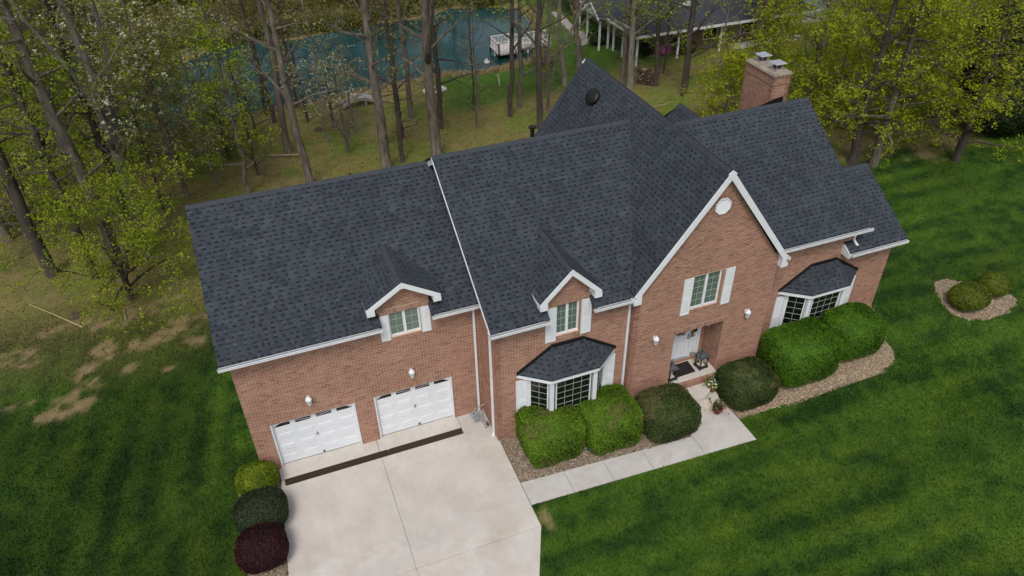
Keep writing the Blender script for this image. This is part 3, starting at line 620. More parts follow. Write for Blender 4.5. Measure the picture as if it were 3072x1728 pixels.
# dormers
def dormer(xc, zr, xl, xr, ze, yf, ey, ez, sl, seed):
    d = new_roof('dormer_roof'); yb = ey + (zr - ez) / sl; ye = ey + (ze - ez) / sl; s1 = (zr - ze) / (xc - xl)
    roof_plane(d, [(xl, ye, ze), (xl, yf, ze), (xc, yf, zr), (xc, yb, zr)], -Y_, False, seed)
    roof_plane(d, [(xr, yf, ze), (xr, ye, ze), (xc, yb, zr), (xc, yf, zr)], Y_, False, seed + 1)
    caps(d, (xc, yf + .01, zr), (xc, yb + .1, zr), (-1, 0, -s1), (1, 0, -s1), .17)
    rake(d, (xl, yf, ze), (xc, yf, zr), -Y_, .16, .03); rake(d, (xc, yf, zr), (xr, yf, ze), -Y_, .16, .03)
    MB().prism([(xc, yf - .003, zr - .005), (xc - .10, yf - .003, zr - .10), (xc, yf - .003, zr - .24), (xc + .10, yf - .003, zr - .10)], (0, -.029, 0)).build('apex_board', 'white_trim', d)
    for x0, sg in ((xl, 1), (xr, -1)):
        MB().prism([(x0, yf - .032, ze - .26), (x0 + sg * .26, yf - .032, ze - .26), (x0 + sg * .26, yf - .032, ze + .26 * s1 - .12), (x0, yf - .032, ze - .08)], (0, .30, 0)).build('gable_return', 'white_trim', d)
        MB().obox((x0, yf + .005, ze - .19), (xc - x0, 0, zr - ze), (0, .3, 0), (0, 0, .02)).build('soffit', 'white_trim', d)
        MB().obox((x0 + sg * .012, yf + .27, ze - .2), (0, max(.3, ye - yf - .3), 0), (sg * .3, 0, 0), (0, 0, .15)).build('fascia', 'white_trim', d)
        MB().obox((x0 + sg * .36, yf + .32, ze - 1.0), (0, ye - yf + .9, 0), (sg * .06, 0, 0), (0, 0, 1.0)).build('dormer_cheek', 'far_brick', d)
    return d
dormer(6.42, 6.93, 5.20, 7.64, 6.16, -.30, ge, gez, gsl, 71)
dormer(11.50, 7.19, 10.41, 12.59, 6.08, yM - .30, me_, mez, msl, 75)

# ---- windows
def window(parent, O, u, n, w_, h_, cols, rows, sashes, glass, fr=.055, mun=.011, name='window', recess=.06):
    """O lower left outer corner of the frame; frame face sits recess behind O's plane along -n"""
    O, u, n = (np.asarray(q, float) for q in (O, u, n)); O = O - n * recess; m = MB()
    m.obox(O - n * .05, u * w_, n * .05, Z_ * fr * 1.2); m.obox(O - n * .05 + Z_ * (h_ - fr), u * w_, n * .05, Z_ * fr)
    m.obox(O - n * .05 + Z_ * fr * 1.2, u * fr, n * .05, Z_ * (h_ - fr * 2.2)); m.obox(O - n * .05 + u * (w_ - fr) + Z_ * fr * 1.2, u * fr, n * .05, Z_ * (h_ - fr * 2.2))
    iw = w_ - 2 * fr; mw_ = .095 if sashes > 1 else 0; sw = (iw - mw_ * (sashes - 1)) / sashes; ih = h_ - fr * 2.2
    for i in range(1, sashes): m.obox(O - n * .048 + u * (fr + i * sw + (i - 1) * mw_) + Z_ * fr * 1.2, u * mw_, n * .052, Z_ * ih)
    win = m.build(name, 'white_trim', parent); g = MB()
    for i in range(sashes):
        q = O - n * .045 + u * (fr + i * (sw + mw_)) + Z_ * fr * 1.2
        MB().obox(q, u * sw, n * .012, Z_ * ih).build('pane', glass, win)
        for c in range(1, cols): g.obox(q + u * (sw * c / cols - mun / 2) + n * .013, u * mun, n * .008, Z_ * ih)
        for r in range(1, rows): g.obox(q + Z_ * (ih * r / rows - mun / 2) + n * .0145, u * sw, n * .008, Z_ * mun)
    if g.v: g.build('muntin_grid', 'muntin', win)
    return win
M('muntin', [(.34, .42, .36), (.42, .50, .43)], 5, .5)
def shutter(parent, O, u, n, w_, h_):
    O, u, n = (np.asarray(q, float) for q in (O, u, n)); m = MB(); m.obox(O, u * w_, n * .02, Z_ * h_); st = .05
    for a, b in ((0, st), (w_ - st, w_)): m.obox(O + u * a + n * .02, u * (b - a), n * .012, Z_ * h_)
    for a, b in ((0, st * 1.2), (h_ * .46, h_ * .46 + st), (h_ - st * 1.2, h_)): m.obox(O + u * st + Z_ * a + n * .02, u * (w_ - 2 * st), n * .012, Z_ * (b - a))
    for a, b in ((st * 1.2, h_ * .46), (h_ * .46 + st, h_ - st * 1.2)):
        q = O + u * (st + .02) + Z_ * (a + .02) + n * .02; W_ = w_ - 2 * st - .04; H_ = b - a - .04; i = .03
        m.add([q, q + u * W_, q + u * W_ + Z_ * H_, q + Z_ * H_, q + u * i + Z_ * i + n * .010, q + u * (W_ - i) + Z_ * i + n * .010, q + u * (W_ - i) + Z_ * (H_ - i) + n * .010, q + u * i + Z_ * (H_ - i) + n * .010], BOXF)
    return m.build('shutter', 'white_door', parent)
window(house, (5.89, 0, 4.585), X_, -Y_, 1.06, 1.02, 2, 3, 2, 'glass_pale'); shutter(house, (5.575, -.008, 4.52), X_, -Y_, .315, 1.05); shutter(house, (6.965, -.008, 4.52), X_, -Y_, .315, 1.05)
window(house, (11.11, yM, 4.31), X_, -Y_, .84, 1.31, 2, 4, 2, 'glass_green'); shutter(house, (10.72, yM - .008, 4.15), X_, -Y_, .38, 1.44); shutter(house, (12.015, yM - .008, 4.16), X_, -Y_, .375, 1.46)
window(house, (16.154, yP, 4.084), X_, -Y_, 1.167, 1.498, 2, 5, 2, 'glass_green'); shutter(house, (15.78, yP - .008, 3.955), X_, -Y_, .37, 1.585); shutter(house, (17.435, yP - .008, 3.985), X_, -Y_, .37, 1.58)
# gable louvre
c8 = V3(16.82, yP - .012, 8.23); m8 = MB(); R8 = .315
oc = [(R8 * math.cos(math.pi / 8 + i * math.pi / 4), R8 * math.sin(math.pi / 8 + i * math.pi / 4)) for i in range(8)]; ic = [(a * .84, b * .84) for a, b in oc]
for i in range(8):
    j = (i + 1) % 8; P4 = [oc[i], oc[j], ic[j], ic[i]]; m8.prism([c8 + V3(a, 0, b) for a, b in P4], (0, -.035, 0))
vent = m8.build('gable_vent', 'white_trim', house); MB().prism([c8 + V3(a, .002, b) for a, b in ic], (0, .01, 0)).build('vent_back', 'grey_paint', vent)
for i in range(8):
    zz = -.235 + i * .06; hw = min(.265, .36 - abs(zz + .02)); MB().obox(c8 + V3(-hw, -.004, zz), (2 * hw, 0, 0), (0, -.022, -.028), (0, .006, .016)).build('louvre', 'white_trim', vent)
for i in range(24):                                                # radiating bricks round the louvre
    a = 2 * math.pi * i / 24; d = V3(math.cos(a), 0, math.sin(a)); t_ = V3(-math.sin(a), 0, math.cos(a)); MB().obox(c8 + d * .33 - t_ * .033 + V3(0, .002, 0), t_ * .066, d * .10, (0, -.012, 0), random.random()).build('brick', 'brick', vent)

# ---- bay windows
def bay(x0, yw, dz):
    X = lambda x: x - 9.68 + x0; z0 = 3.05 + dz; zt = 3.915 + dz; yf = yw - .75
    b = bpy.data.objects.new('bay_window', None); COL.objects.link(b); b.parent = house
    FL, FR, EL, ER, TL, TR = (X(9.68), yw - .006, z0), (X(13.44), yw - .006, z0), (X(10.66), yf, z0), (X(12.46), yf, z0), (X(10.974), yw - .006, zt), (X(12.146), yw - .006, zt)
    roof_plane(b, [EL, ER, TR, TL], X_, False, int(x0 * 7), .05); roof_plane(b, [FL, EL, TL], np.subtract(EL, FL), False, int(x0 * 7) + 1, .05); roof_plane(b, [ER, FR, TR], np.subtract(FR, ER), False, int(x0 * 7) + 2, .05)
    for p, q in ((EL, TL), (ER, TR)): MB().tube([np.add(p, (0, 0, .01)), np.add(q, (0, -.02, .01))], .03, 6).build('hip_cap', 'ridge_cap', b)
    fl = MB()
    for p, q in ((FL, TL), (TL, TR), (TR, FR)):
        p, q = np.array(p), np.array(q); fl.prism([p + (0, .004, -.03), q + (0, .004, -.03), q + (0, .004, .105), p + (0, .004, .105)], (0, -.05, 0))
    fl.build('flashing', 'flashing', b); fa = MB(); so_ = MB()
    for p, q in ((FL, EL), (EL, ER), (ER, FR)):
        p, q = np.array(p), np.array(q); d = unit(q - p); o = np.cross(d, Z_); fa.prism([p + (0, 0, -.14), q + (0, 0, -.14), q + o * .0 + (0, 0, -.012), p + (0, 0, -.012)], -o * .03)
    fa.build('fascia', 'white_trim', b)
    so_.prism([np.add(FL, (.05, 0, -.13)), np.add(EL, (.03, .03, -.13)), np.add(ER, (-.03, .03, -.13)), np.add(FR, (-.05, 0, -.13))], (0, 0, .02)); so_.build('soffit', 'white_trim', b)
    A, B, C, D = V3(X(10.03), yw, 0), V3(X(10.76), yw - .60, 0), V3(X(12.36), yw - .60, 0), V3(X(13.09), yw, 0); zb, zs, zh = .45, 1.05 + dz, 2.93 + dz
    ap = MB(); ap.prism([A + Z_ * zb, B + Z_ * zb, C + Z_ * zb, D + Z_ * zb], (0, 0, zs - zb)); ap.build('apron', 'white_trim', b)
    for q in (A + V3(.05, -.05, 0), B + V3(-.02, 0, 0), C + V3(.02, 0, 0), D + V3(-.05, -.05, 0)):
        MB().box((q[0] - .075, q[1] - .06, zb), (q[0] + .075, q[1] + .06, zh)).build('post', 'white_trim', b)
    head = MB(); head.prism([A + Z_ * (zh - .10), B + Z_ * (zh - .10), C + Z_ * (zh - .10), D + Z_ * (zh - .10)], (0, 0, .1)); head.build('head_board', 'white_trim', b)
    for p, q, cols, sash in ((A, B, 2, 1), (B, C, 4, 1), (C, D, 2, 1)):
        u = unit(q - p); n = np.cross(u, Z_); L = np.linalg.norm(q - p); window(b, p + u * .13 + Z_ * zs, u, n, L - .26, zh - .10 - zs, cols, 6, sash, 'glass_dark', .045, .012, recess=-.02)
    # dark block added to stand in for the unlit room behind the glass
    rm = MB(); i = .10; rm.prism([A + V3(i, .05, zs), B + V3(i * .5, i, zs), C + V3(-i * .5, i, zs), D + V3(-i, .05, zs)], (0, 0, zh - zs - .12)); rm.build('bay_dark_fill', 'underlay', b)
    shutter(house, (X(9.645), yw - .008, .95 + dz), X_, -Y_, .385, 1.80); shutter(house, (X(13.085), yw - .008, .95 + dz), X_, -Y_, .37, 1.82)
bay(9.68, yM, 0); bay(20.76, yR, .025)

# ---- garage doors
def garage_door(x0, x1):
    yd = .13; zt = 2.134; w_ = x1 - x0; m = MB(); h_ = zt / 4
    for r in range(4): m.box((x0 + .02, yd, r * h_ + .004), (x1 - .02, yd + .05, (r + 1) * h_ - .004))
    m.box((x0 + .02, yd + .012, .01), (x1 - .02, yd + .05, zt)); gdr = m.build('garage_door', 'white_door', house)
    pw = (w_ - .04) / 4
    for r in range(3):
        for c in range(4):
            q = V3(x0 + .02 + c * pw + .075, yd, r * h_ + .095); W_, H_ = pw - .15, h_ - .19; k = .035; p = MB()
            for (a, b, e, f) in ((0, 0, W_, .012), (0, H_ - .012, W_, H_), (0, .012, .012, H_ - .012), (W_ - .012, .012, W_, H_ - .012)): p.box((q[0] + a, yd - .004, q[2] + b), (q[0] + e, yd + .002, q[2] + f))
            p.add([q + V3(.03, 0, .03), q + V3(W_ - .03, 0, .03), q + V3(W_ - .03, 0, H_ - .03), q + V3(.03, 0, H_ - .03), q + V3(.03 + k, -.013, .03 + k), q + V3(W_ - .03 - k, -.013, .03 + k), q + V3(W_ - .03 - k, -.013, H_ - .03 - k), q + V3(.03 + k, -.013, H_ - .03 - k)], BOXF)
            p.build('panel', 'white_door', gdr)
    # sunburst lights of the top section: fan of panes rising to the middle
    xm = (x0 + x1) / 2; zb = 1.845; top = zt - .03; half = w_ / 2 - .17
    arch = lambda x: zb + .03 + (top - zb - .03) * math.sqrt(max(0, 1 - ((x - xm) / half) ** 2))
    for c in range(4):
        a, b = x0 + .02 + c * pw + .09, x0 + .02 + (c + 1) * pw - .09
        ray = lambda x: zb + .035 + abs(x - xm) * .10
        xs = np.linspace(a, b, 9)
        if c in (0, 3):
            up_ = [(x, arch(x)) for x in xs if arch(x) > zb + .01]; pol = [(up_[0][0], zb), *up_, (up_[-1][0], zb)] if c == 0 else [(up_[0][0], zb), *up_, (up_[-1][0], zb)]
            MB().prism([V3(x, yd - .004, z) for x, z in pol], (0, .01, 0)).build('pane', 'glass_black', gdr)
        else:
            lo = [(x, min(ray(x) - .012, arch(x))) for x in xs]; hi = [(x, min(ray(x) + .012, arch(x) - .001)) for x in xs]
            MB().prism([V3(x, yd - .004, z) for x, z in [(xs[0], zb - .001), (xs[-1], zb - .001)] + lo[::-1]], (0, .01, 0)).build('pane', 'glass_black', gdr)
            MB().prism([V3(x, yd - .004, z) for x, z in hi + [(x, arch(x)) for x in xs[::-1]]], (0, .01, 0)).build('pane', 'glass_black', gdr)
    hd = MB(); hd.box((xm - .012, yd - .03, 1.0), (xm + .012, yd, 1.13)); hd.tube([(xm, yd - .005, 1.07), (xm, yd - .05, 1.07)], .012, 6); hd.tube([(xm - .05, yd - .045, 1.04), (xm + .05, yd - .045, 1.09)], .008, 5); hd.build('lock_handle', 'pewter', gdr)
    ph = MB(); ph.box((xm + .04, yd - .035, .09), (xm + .12, yd, .13)); ph.box((xm + .05, yd - .025, .05), (xm + .11, yd, .09)); ph.build('pull_handle', 'pewter', gdr)
    MB().box((x0 + .02, yd - .01, -.005), (x1 - .02, yd + .05, .012)).build('bottom_seal', 'black_metal', gdr)
    jm = MB(); jm.box((x0, -.0, -.02), (x0 + .045, yd + .06, zt)); jm.box((x1 - .045, 0, -.02), (x1, yd + .06, zt)); jm.box((x0 + .045, .03, zt - .05), (x1 - .045, yd + .06, zt)); jm.build('door_jamb', 'white_trim', house)
garage_door(1.452, 4.318); garage_door(4.992, 7.824)

# ---- entry
en = MB(); en.box((15.72, -2.12, .30), (17.79, -.93, .685)); en.build('porch_floor', 'concrete', house)
pe = bpy.data.objects.new('porch_edge', None); COL.objects.link(pe); pe.parent = house
n_ = 26
for i in range(n_):
    x = 15.70 + i * .0815; MB().box((x + .005, -2.255, .50), (x + .0765, -2.10, .69 + .002 * math.sin(i * 7)), ).build('brick', 'brick_single', pe)
for k in range(5):
    for i in range(11):
        x = 15.66 + i * .2032 + (k % 2) * .1; MB().box((x, -2.235, .49 - (k + 1) * BH), (min(17.86, x + .194), -2.15, .49 - k * BH - .012)).build('brick', 'brick_single', pe)
MB().box((15.665, -2.225, .12), (17.855, -2.12, .50)).build('mortar_core', 'mortar', pe)
sb = MB(); sb.box((15.72, -1.11, .685), (17.50, -.94, .80)); sb.build('door_sill', 'brick', house)
dr = MB(); dz0 = .83
dr.box((16.22, -.985, dz0), (17.10, -.94, 2.90)); door = dr.build('front_door', 'white_door', house)
for (a, b, c, d) in ((.10, .38, .18, .75), (.50, .78, .18, .75), (.10, .38, .92, 1.60), (.50, .78, .92, 1.60)):
    q = V3(16.22 + a, -.985, dz0 + c); W_, H_ = b - a, d - c; k = .05
    MB().add([q, q + V3(W_, 0, 0), q + V3(W_, 0, H_), q + V3(0, 0, H_), q + V3(k, -.014, k), q + V3(W_ - k, -.014, k), q + V3(W_ - k, -.014, H_ - k), q + V3(k, -.014, H_ - k)], BOXF).build('panel', 'white_door', door)
kn = MB().tube([(17.03, -.985, 1.78), (17.03, -1.04, 1.78)], .018, 8); kn.box((17.01, -.995, 1.70), (17.05, -.984, 1.95)); kn.build('door_knob', 'pewter', door)
fr_ = MB(); fr_.box((17.10, -1.06, .80), (17.17, -.93, 3.06)); fr_.box((17.46, -1.03, .80), (17.56, -.93, 3.06)); fr_.box((15.72, -1.03, 2.92), (17.46, -.932, 3.06)); fr_.box((16.14, -1.03, .80), (16.218, -.932, 2.92)); fr_.box((15.72, -1.0, .80), (16.14, -.95, 2.92)); fr_.build('door_frame', 'white_trim', house)
sl_ = MB(); sl_.box((17.17, -.99, .92), (17.46, -.94, 2.92)); sidel = sl_.build('sidelight', 'white_door', house)
MB().box((17.22, -.995, 1.98), (17.41, -.985, 2.80)).build('pane', 'glass_black', sidel)
q = V3(17.21, -.99, 1.0); k = .03; W_, H_ = .21, .8; MB().add([q, q + V3(W_, 0, 0), q + V3(W_, 0, H_), q + V3(0, 0, H_), q + V3(k, -.012, k), q + V3(W_ - k, -.012, k), q + V3(W_ - k, -.012, H_ - k), q + V3(k, -.012, H_ - k)], BOXF).build('panel', 'white_door', sidel)
MB().box((16.15, -1.08, .795), (17.10, -.986, .83)).build('threshold', 'grey_paint', house); MB().box((17.172, -1.05, .795), (17.458, -.991, .90)).build('sidelight_sill', 'grey_paint', house)
MB().box((15.70, yP + .03, 3.105), (17.80, -.93, 3.16)).build('porch_ceiling', 'white_trim', house)

# ---- downspouts
def downspout(pts, name='downspout', r=.04, mat='white_trim'):
    m = MB()
    for a, b in zip(pts[:-1], pts[1:]): m.bar(a, b, .075, .06, (0, 1, 0) if abs(b[2] - a[2]) > .3 else (0, 0, 1))
    return m.build(name, mat, house)
downspout([(8.76, -.35, 5.30), (8.76, -.07, 5.16), (8.76, -.07, .02)])
downspout([(8.86, -1.95, 5.34), (8.90, -1.30, 5.14), (8.90, -1.30, .05), (8.86, -1.36, .02)])
downspout([(13.78, -2.02, 5.32), (13.83, yM - .06, 5.14), (13.83, yM - .06, .05)])
downspout([(23.72, -1.55, 5.30), (23.80, yR - .05, 5.12), (23.80, yR - .05, 4.72), (23.80, -1.42, 4.62)])
downspout([(.74, 2.5, 5.30), (.76, 2.5, 5.12), (.76, 2.5, .05)])
downspout([(25.9, -1.55, 4.26), (26.06, -1.05, 4.06), (26.06, -1.05, .75)])
for x, y, z in ((8.86, -1.40, .035), (23.80, -1.43, 4.62)): MB().lathe([(.05, 0), (.06, .02), (.05, .05), (.01, .06)], (x, y, z - .02), 8).build('spout_end', 'white_trim', house)

# ---- chimney
ch = bpy.data.objects.new('chimney', None); COL.objects.link(ch); ch.parent = house
cx0, cx1, cy0, cy1, ctz = 22.96, 23.76, 4.06, 5.92, 9.44
for (O, u, n, L) in (((cx0, cy1, 0), -Y_, -X_, cy1 - cy0), ((cx0, cy0, 0), X_, -Y_, cx1 - cx0), ((cx1, cy0, 0), Y_, X_, cy1 - cy0), ((cx1, cy1, 0), -X_, Y_, cx1 - cx0)):
    brick_wall(ch, O, u, n, [(0, 6.9), (L, 6.9), (L, ctz), (0, ctz)], soldiers=[(.02, L - .02, ctz - .31, ctz - .11)], thick=.15)
cor = MB(); cor.box((cx0 - .03, cy0 - .03, ctz - .10), (cx1 + .03, cy1 + .03, ctz - .02)); cor.box((cx0 - .022, cy0 - .022, ctz - .42), (cx1 + .022, cy1 + .022, ctz - .36)); cor.build('corbel', 'far_brick', ch)
cc = MB(); a, b = (cx0 - .045, cy0 - .045), (cx1 + .045, cy1 + .045); cc.add([(a[0], a[1], ctz - .02), (b[0], a[1], ctz - .02), (b[0], b[1], ctz - .02), (a[0], b[1], ctz - .02), (a[0] + .03, a[1] + .03, ctz + .06), (b[0] - .03, a[1] + .03, ctz + .06), (b[0] - .03, b[1] - .03, ctz + .06), (a[0] + .03, b[1] - .03, ctz + .06)], BOXF); cc.build('crown', 'concrete_cap', ch)
for yy in (cy0 + .42, cy1 - .48):
    xx = (cx0 + cx1) / 2; f = MB(); f.box((xx - .20, yy - .20, ctz + .05), (xx + .20, yy + .20, ctz + .10)); f.box((xx - .15, yy - .15, ctz + .10), (xx + .15, yy + .15, ctz + .14)); f.build('flue', 'weathered_wood', ch)
    c = MB(); c.box((xx - .11, yy - .11, ctz + .14), (xx + .11, yy + .11, ctz + .27)); c.build('flue_screen', 'rust', ch)
    c = MB()
    for sx in (-.12, .12):
        for sy in (-.12, .12): c.box((xx + sx - .008, yy + sy - .008, ctz + .13), (xx + sx + .008, yy + sy + .008, ctz + .37))
    c.add([(xx - .27, yy - .27, ctz + .36), (xx + .27, yy - .27, ctz + .36), (xx + .27, yy + .27, ctz + .36), (xx - .27, yy + .27, ctz + .36), (xx - .2, yy - .2, ctz + .39), (xx + .2, yy - .2, ctz + .39), (xx + .2, yy + .2, ctz + .39), (xx - .2, yy + .2, ctz + .39)], BOXF); c.build('chimney_cap', 'steel', ch)
ck = MB(); ck.prism([(cx0 - .45, cy0 - .06, 8.0), (cx1 - .2, cy0 - .06, 8.0), (cx1 - .2, cy0 - .06, 8.52), (cx0 + .15, cy0 - .06, 8.46), (cx0 - .45, cy0 - .06, 8.28)], (0, .05, 0)); ck.build('flashing', 'flashing', ch)

# ---- roof fittings
rv = MB(); c = V3(16.19, 6.34, 8.80); nn = unit(V3(-psl, 0, 1)); u = Y_; s = np.cross(nn, u)
prof = [(.30, 0), (.30, .05), (.34, .07), (.32, .14), (.22, .20), (.05, .225)]; vs_ = []; N = 20
for r, z in prof:
    for j in range(N): q = 2 * math.pi * j / N; vs_.append(c + r * (u * math.cos(q) * 1.25 + s * math.sin(q)) + nn * z)
rv.add(vs_, [(i * N + j, i * N + (j + 1) % N, (i + 1) * N + (j + 1) % N, (i + 1) * N + j) for i in range(len(prof) - 1) for j in range(N)] + [tuple((len(prof) - 1) * N + j for j in range(N))]); rv.build('turtle_vent', 'flashing', house, smooth=True)
for (x, y, ey, ez) in ((4.82, gry + .32, grz, gsl), (12.0, mry + .35, mrz, msl), (20.9, rry + .30, rrz, rsl)):
    z = ez - .35 * .6; m = MB(); m.lathe([(.33, -.1), (.33, .10), (.28, .17), (.16, .22), (.02, .235)], (x, y, z), 16); m.build('roof_vent', 'flashing', house, smooth=True)
def pipe(x, y, z, h, r, cap):
    m = MB(); m.tube([(x, y, z - .4), (x, y, z + h)], r, 10)
    if cap: m.lathe([(r * 1.15, 0), (r * 1.9, .03), (r * 1.9, .09), (r * .6, .13)], (x, y, z + h - .01), 12)
    m.build('vent_pipe', 'flashing', house)
pipe(12.58, mry + .4, 8.72, .42, .075, True); pipe(6.02, gry + .4, 8.13, .13, .05, False)

# ------------------------------------------------------------------ driveway, walk, steps
drive = bpy.data.objects.new('driveway', None); COL.objects.link(drive); drive.location = (5, -5, 0); tag(drive, kind='structure')
def slab(parent, poly, mat='concrete', z=0.0, th=.12, name='slab'):
    m = MB(); P = np.array(poly, float); c = P.mean(0); g = .006
    Q = [p + (c - p) / np.linalg.norm(c - p) * g for p in P]; m.prism([(x, y, z - th) for x, y in Q], (0, 0, th - .006)); b = .008
    Q2 = [p + (c - p) / np.linalg.norm(c - p) * (g + b) for p in P]; n = len(Q); o = len(m.v)
    m.f = [f for f in m.f if f != tuple(range(n, 2 * n))]; m.t = m.t[:len(m.f)]
    m.add([(x, y, z - .006) for x, y in Q] + [(x, y, z) for x, y in Q2], [tuple(range(n, 2 * n))] + [(i, (i + 1) % n, n + (i + 1) % n, n + i) for i in range(n)])
    return m.build(name, mat, parent)
jx = 4.815
slab(drive, [(1.33, -.565), (jx, -.565), (jx, .20), (1.33, .20)]); slab(drive, [(jx, -.565), (7.90, -.565), (7.90, .20), (jx, .20)])
slab(drive, [(1.0, -5.575), (jx, -5.575), (jx, -.865), (1.30, -.865)]); slab(drive, [(jx, -5.575), (9.0, -5.575), (9.0, -1.70), (7.90, -.865), (jx, -.865)])
slab(drive, [(.55, -14), (jx, -14), (jx, -5.575), (1.0, -5.575)]); slab(drive, [(jx, -14), (5.2, -14), (8.26, -7.2), (9.0, -5.575), (jx, -5.575)])
slab(drive, [(7.90, -.865), (9.0, -1.70), (8.95, .02), (7.90, .02)], 'concrete_grey', -.003); slab(drive, [(1.30, -.865), (1.455, -.865), (1.455, -.565), (1.33, -.565)]); slab(drive, [(7.885, -.865), (7.9, -.865), (7.9, -.565), (7.885, -.565)])
MB().box((1.2, -5.9, -.14), (8.9, 0, -.11)).build('sub_base', 'debris', drive)
drain = thing('trench_drain', 'dark rusty trench drain grating across the driveway before both garage doors', 'drain', (4.67, -.715, -.1))
MB().box((1.46, -.86, -.11), (7.885, -.57, -.06)).build('trench_bed', 'debris', drain)
for i in range(7):
    a = 1.465 + i * .917 + (.03 if i > 3 else 0); b = a + .905; m = MB()
    if i == 3: b -= .04
    m.box((a, -.855, -.045), (b, -.835, -.004)); m.box((a, -.595, -.045), (b, -.575, -.004)); k = a
    while k < b - .012: m.box((k, -.835, -.04), (k + .012, -.595, -.006)); k += .034
    m.box((a, -.72, -.042), (b, -.708, -.009)); m.build('grate', 'grate', drain)
m = MB(); rnd = random.Random(4)
for i in range(700):
    x, y = rnd.uniform(1.47, 7.87), rnd.uniform(-.85, -.58); r = rnd.uniform(.006, .017); m.add([(x - r, y, -.03), (x + r, y - r * .4, -.028), (x, y + r, -.003), (x + r * .3, y - r, -.006)], [(0, 1, 2), (0, 2, 3), (1, 3, 2)])
tag(m.build('leaf_debris', 'debris', drain), kind='stuff')

walk = bpy.data.objects.new('front_walk', None); COL.objects.link(walk); walk.location = (13, -4.4, 0); tag(walk, kind='structure')
fy = lambda x: -4.70 - (x - 9.02) * .0415; byk = lambda x: -3.72 - (x - 9.0) * .0555
xs = [9.01, 10.575, 12.05, 13.545, 15.57]
for a, b in zip(xs[:-1], xs[1:]): slab(walk, [(a, fy(a)), (b, fy(b)), (b, byk(b)), (a, byk(a))], 'concrete_grey', .0)
slab(walk, [(15.57, fy(15.57)), (17.65, fy(17.65)), (17.63, -4.12), (15.57, -4.10)], 'concrete_grey', .0)
slab(walk, [(15.57, -4.10), (17.63, -4.12), (17.58, -2.24), (15.57, -2.24)], 'concrete_grey', .0)
steps = thing('entry_steps', 'two rounded concrete steps leading up to the front porch', 'steps', (16.6, -2.4, 0))
for rx, ry, z0, z1 in ((.96, 1.08, -.05, .225), (.66, .66, .225, .45)):
    pts = [(16.66 + rx * math.cos(t), -2.245 - ry * math.sin(t)) for t in np.linspace(0, math.pi, 25)]
    m = MB(); m.prism([(x, y, z0) for x, y in pts][::-1], (0, 0, z1 - z0 - .015)); m.prism([(16.66 + (x - 16.66) * .99, -2.245 + (y + 2.245) * .99, z1 - .015) for x, y in pts][::-1], (0, 0, .015)); m.build('step', 'concrete', steps)

# ------------------------------------------------------------------ stone beds
BEDS = dict(left=[(9.02, -1.6), (13.95, -1.6), (13.95, -1.85), (15.66, -1.85), (15.66, -2.25), (15.56, -2.25), (15.56, -4.08), (9.02, -3.70)],
            right=[(17.64, -2.0), (17.7, -1.85), (19.6, -1.85), (19.7, -1.1), (26.0, -1.1), (26.15, -1.2), (25.65, -2.3), (25.2, -3.05), (25.22, -3.4), (25.05, -3.75), (24.5, -4.03), (23.5, -4.2), (21.9, -4.12), (20.4, -4.12), (19.2, -4.05), (18.3, -4.0), (17.66, -3.98)],
            island=[(29.5, -1.2), (29.9, -.85), (30.5, -.85), (31.1, -1.35), (32.2, -2.3), (32.4, -2.95), (31.8, -3.25), (30.4, -3.40), (29.4, -3.15), (29.0, -2.65), (29.1, -2.0)],
            drive=[(.0, -.3), (1.25, -.35), (1.28, -.7), (1.1, -3.0), (.98, -6), (.1, -6), (-.05, -4), (.05, -2.3), (.25, -1.6), (-.1, -1.0)])
def bed(name, poly, dens, size, mat, seed):
    P = np.array(poly); r = np.random.default_rng(seed); lo, hi = P.min(0), P.max(0); n = int(np.prod(hi - lo) * dens)
    x = r.uniform(lo[0], hi[0], n); y = r.uniform(lo[1], hi[1], n); e = poly_sd(poly, x, y) + (vnoise(x * 5, y * 5, 4) - .5) * .12; k = e < 0; x, y = x[k], y[k]; n = len(x)
    st = tag(bpy.data.objects.new(name, None), kind='structure'); COL.objects.link(st); st.location = (*P.mean(0), 0)
    xs_, ys_ = np.arange(lo[0], hi[0] + .2, .2), np.arange(lo[1], hi[1] + .2, .2)
    mb = MB()
    for a in xs_:
        for b in ys_:
            if poly_sd(poly, np.array([a + .1]), np.array([b + .1]))[0] < .02:
                q = [(a, b), (a + .2, b), (a + .2, b + .2), (a, b + .2)]; mb.add([(u_, v_, float(hgt(u_, v_)) - .012 + (0 if not (.6 < u_ < 18.2) else -.012)) for u_, v_ in q], [(0, 1, 2, 3)])
    mb.build('bed_base', 'bed_soil', st)
    s = r.uniform(.6, 1.35, (n, 1)) * size; z = hgt(x, y) - .012 + r.uniform(0, .02, n)
    octa = np.array([(1, 0, 0), (.2, 1, 0), (-1, .1, 0), (-.1, -1, 0), (.1, .1, .62), (0, 0, -.5)])
    th = r.uniform(0, 6.28, n); c, sn = np.cos(th), np.sin(th); loc = octa[None] * s[:, None] * np.stack([r.uniform(.7, 1.3, (n, 1)), r.uniform(.5, 1, (n, 1)), np.ones((n, 1))], -1)
    V = np.stack([loc[..., 0] * c[:, None] - loc[..., 1] * sn[:, None] + x[:, None], loc[..., 0] * sn[:, None] + loc[..., 1] * c[:, None] + y[:, None], loc[..., 2] + z[:, None]], -1).reshape(-1, 3)
    f = np.array([(0, 1, 4), (1, 2, 4), (2, 3, 4), (3, 0, 4), (1, 0, 5), (2, 1, 5), (3, 2, 5), (0, 3, 5)]); F = (np.arange(n)[:, None, None] * 6 + f[None]).reshape(-1, 3)
    o = link('pebbles', np_mesh('pebbles', V - np.array(wloc(st)), F, np.repeat(r.uniform(0, 1, n), 8)), mat, st); tag(o, kind='stuff')
M('bed_soil', [(.13, .10, .07), (.26, .20, .145)], 30, .95, .5, 60)
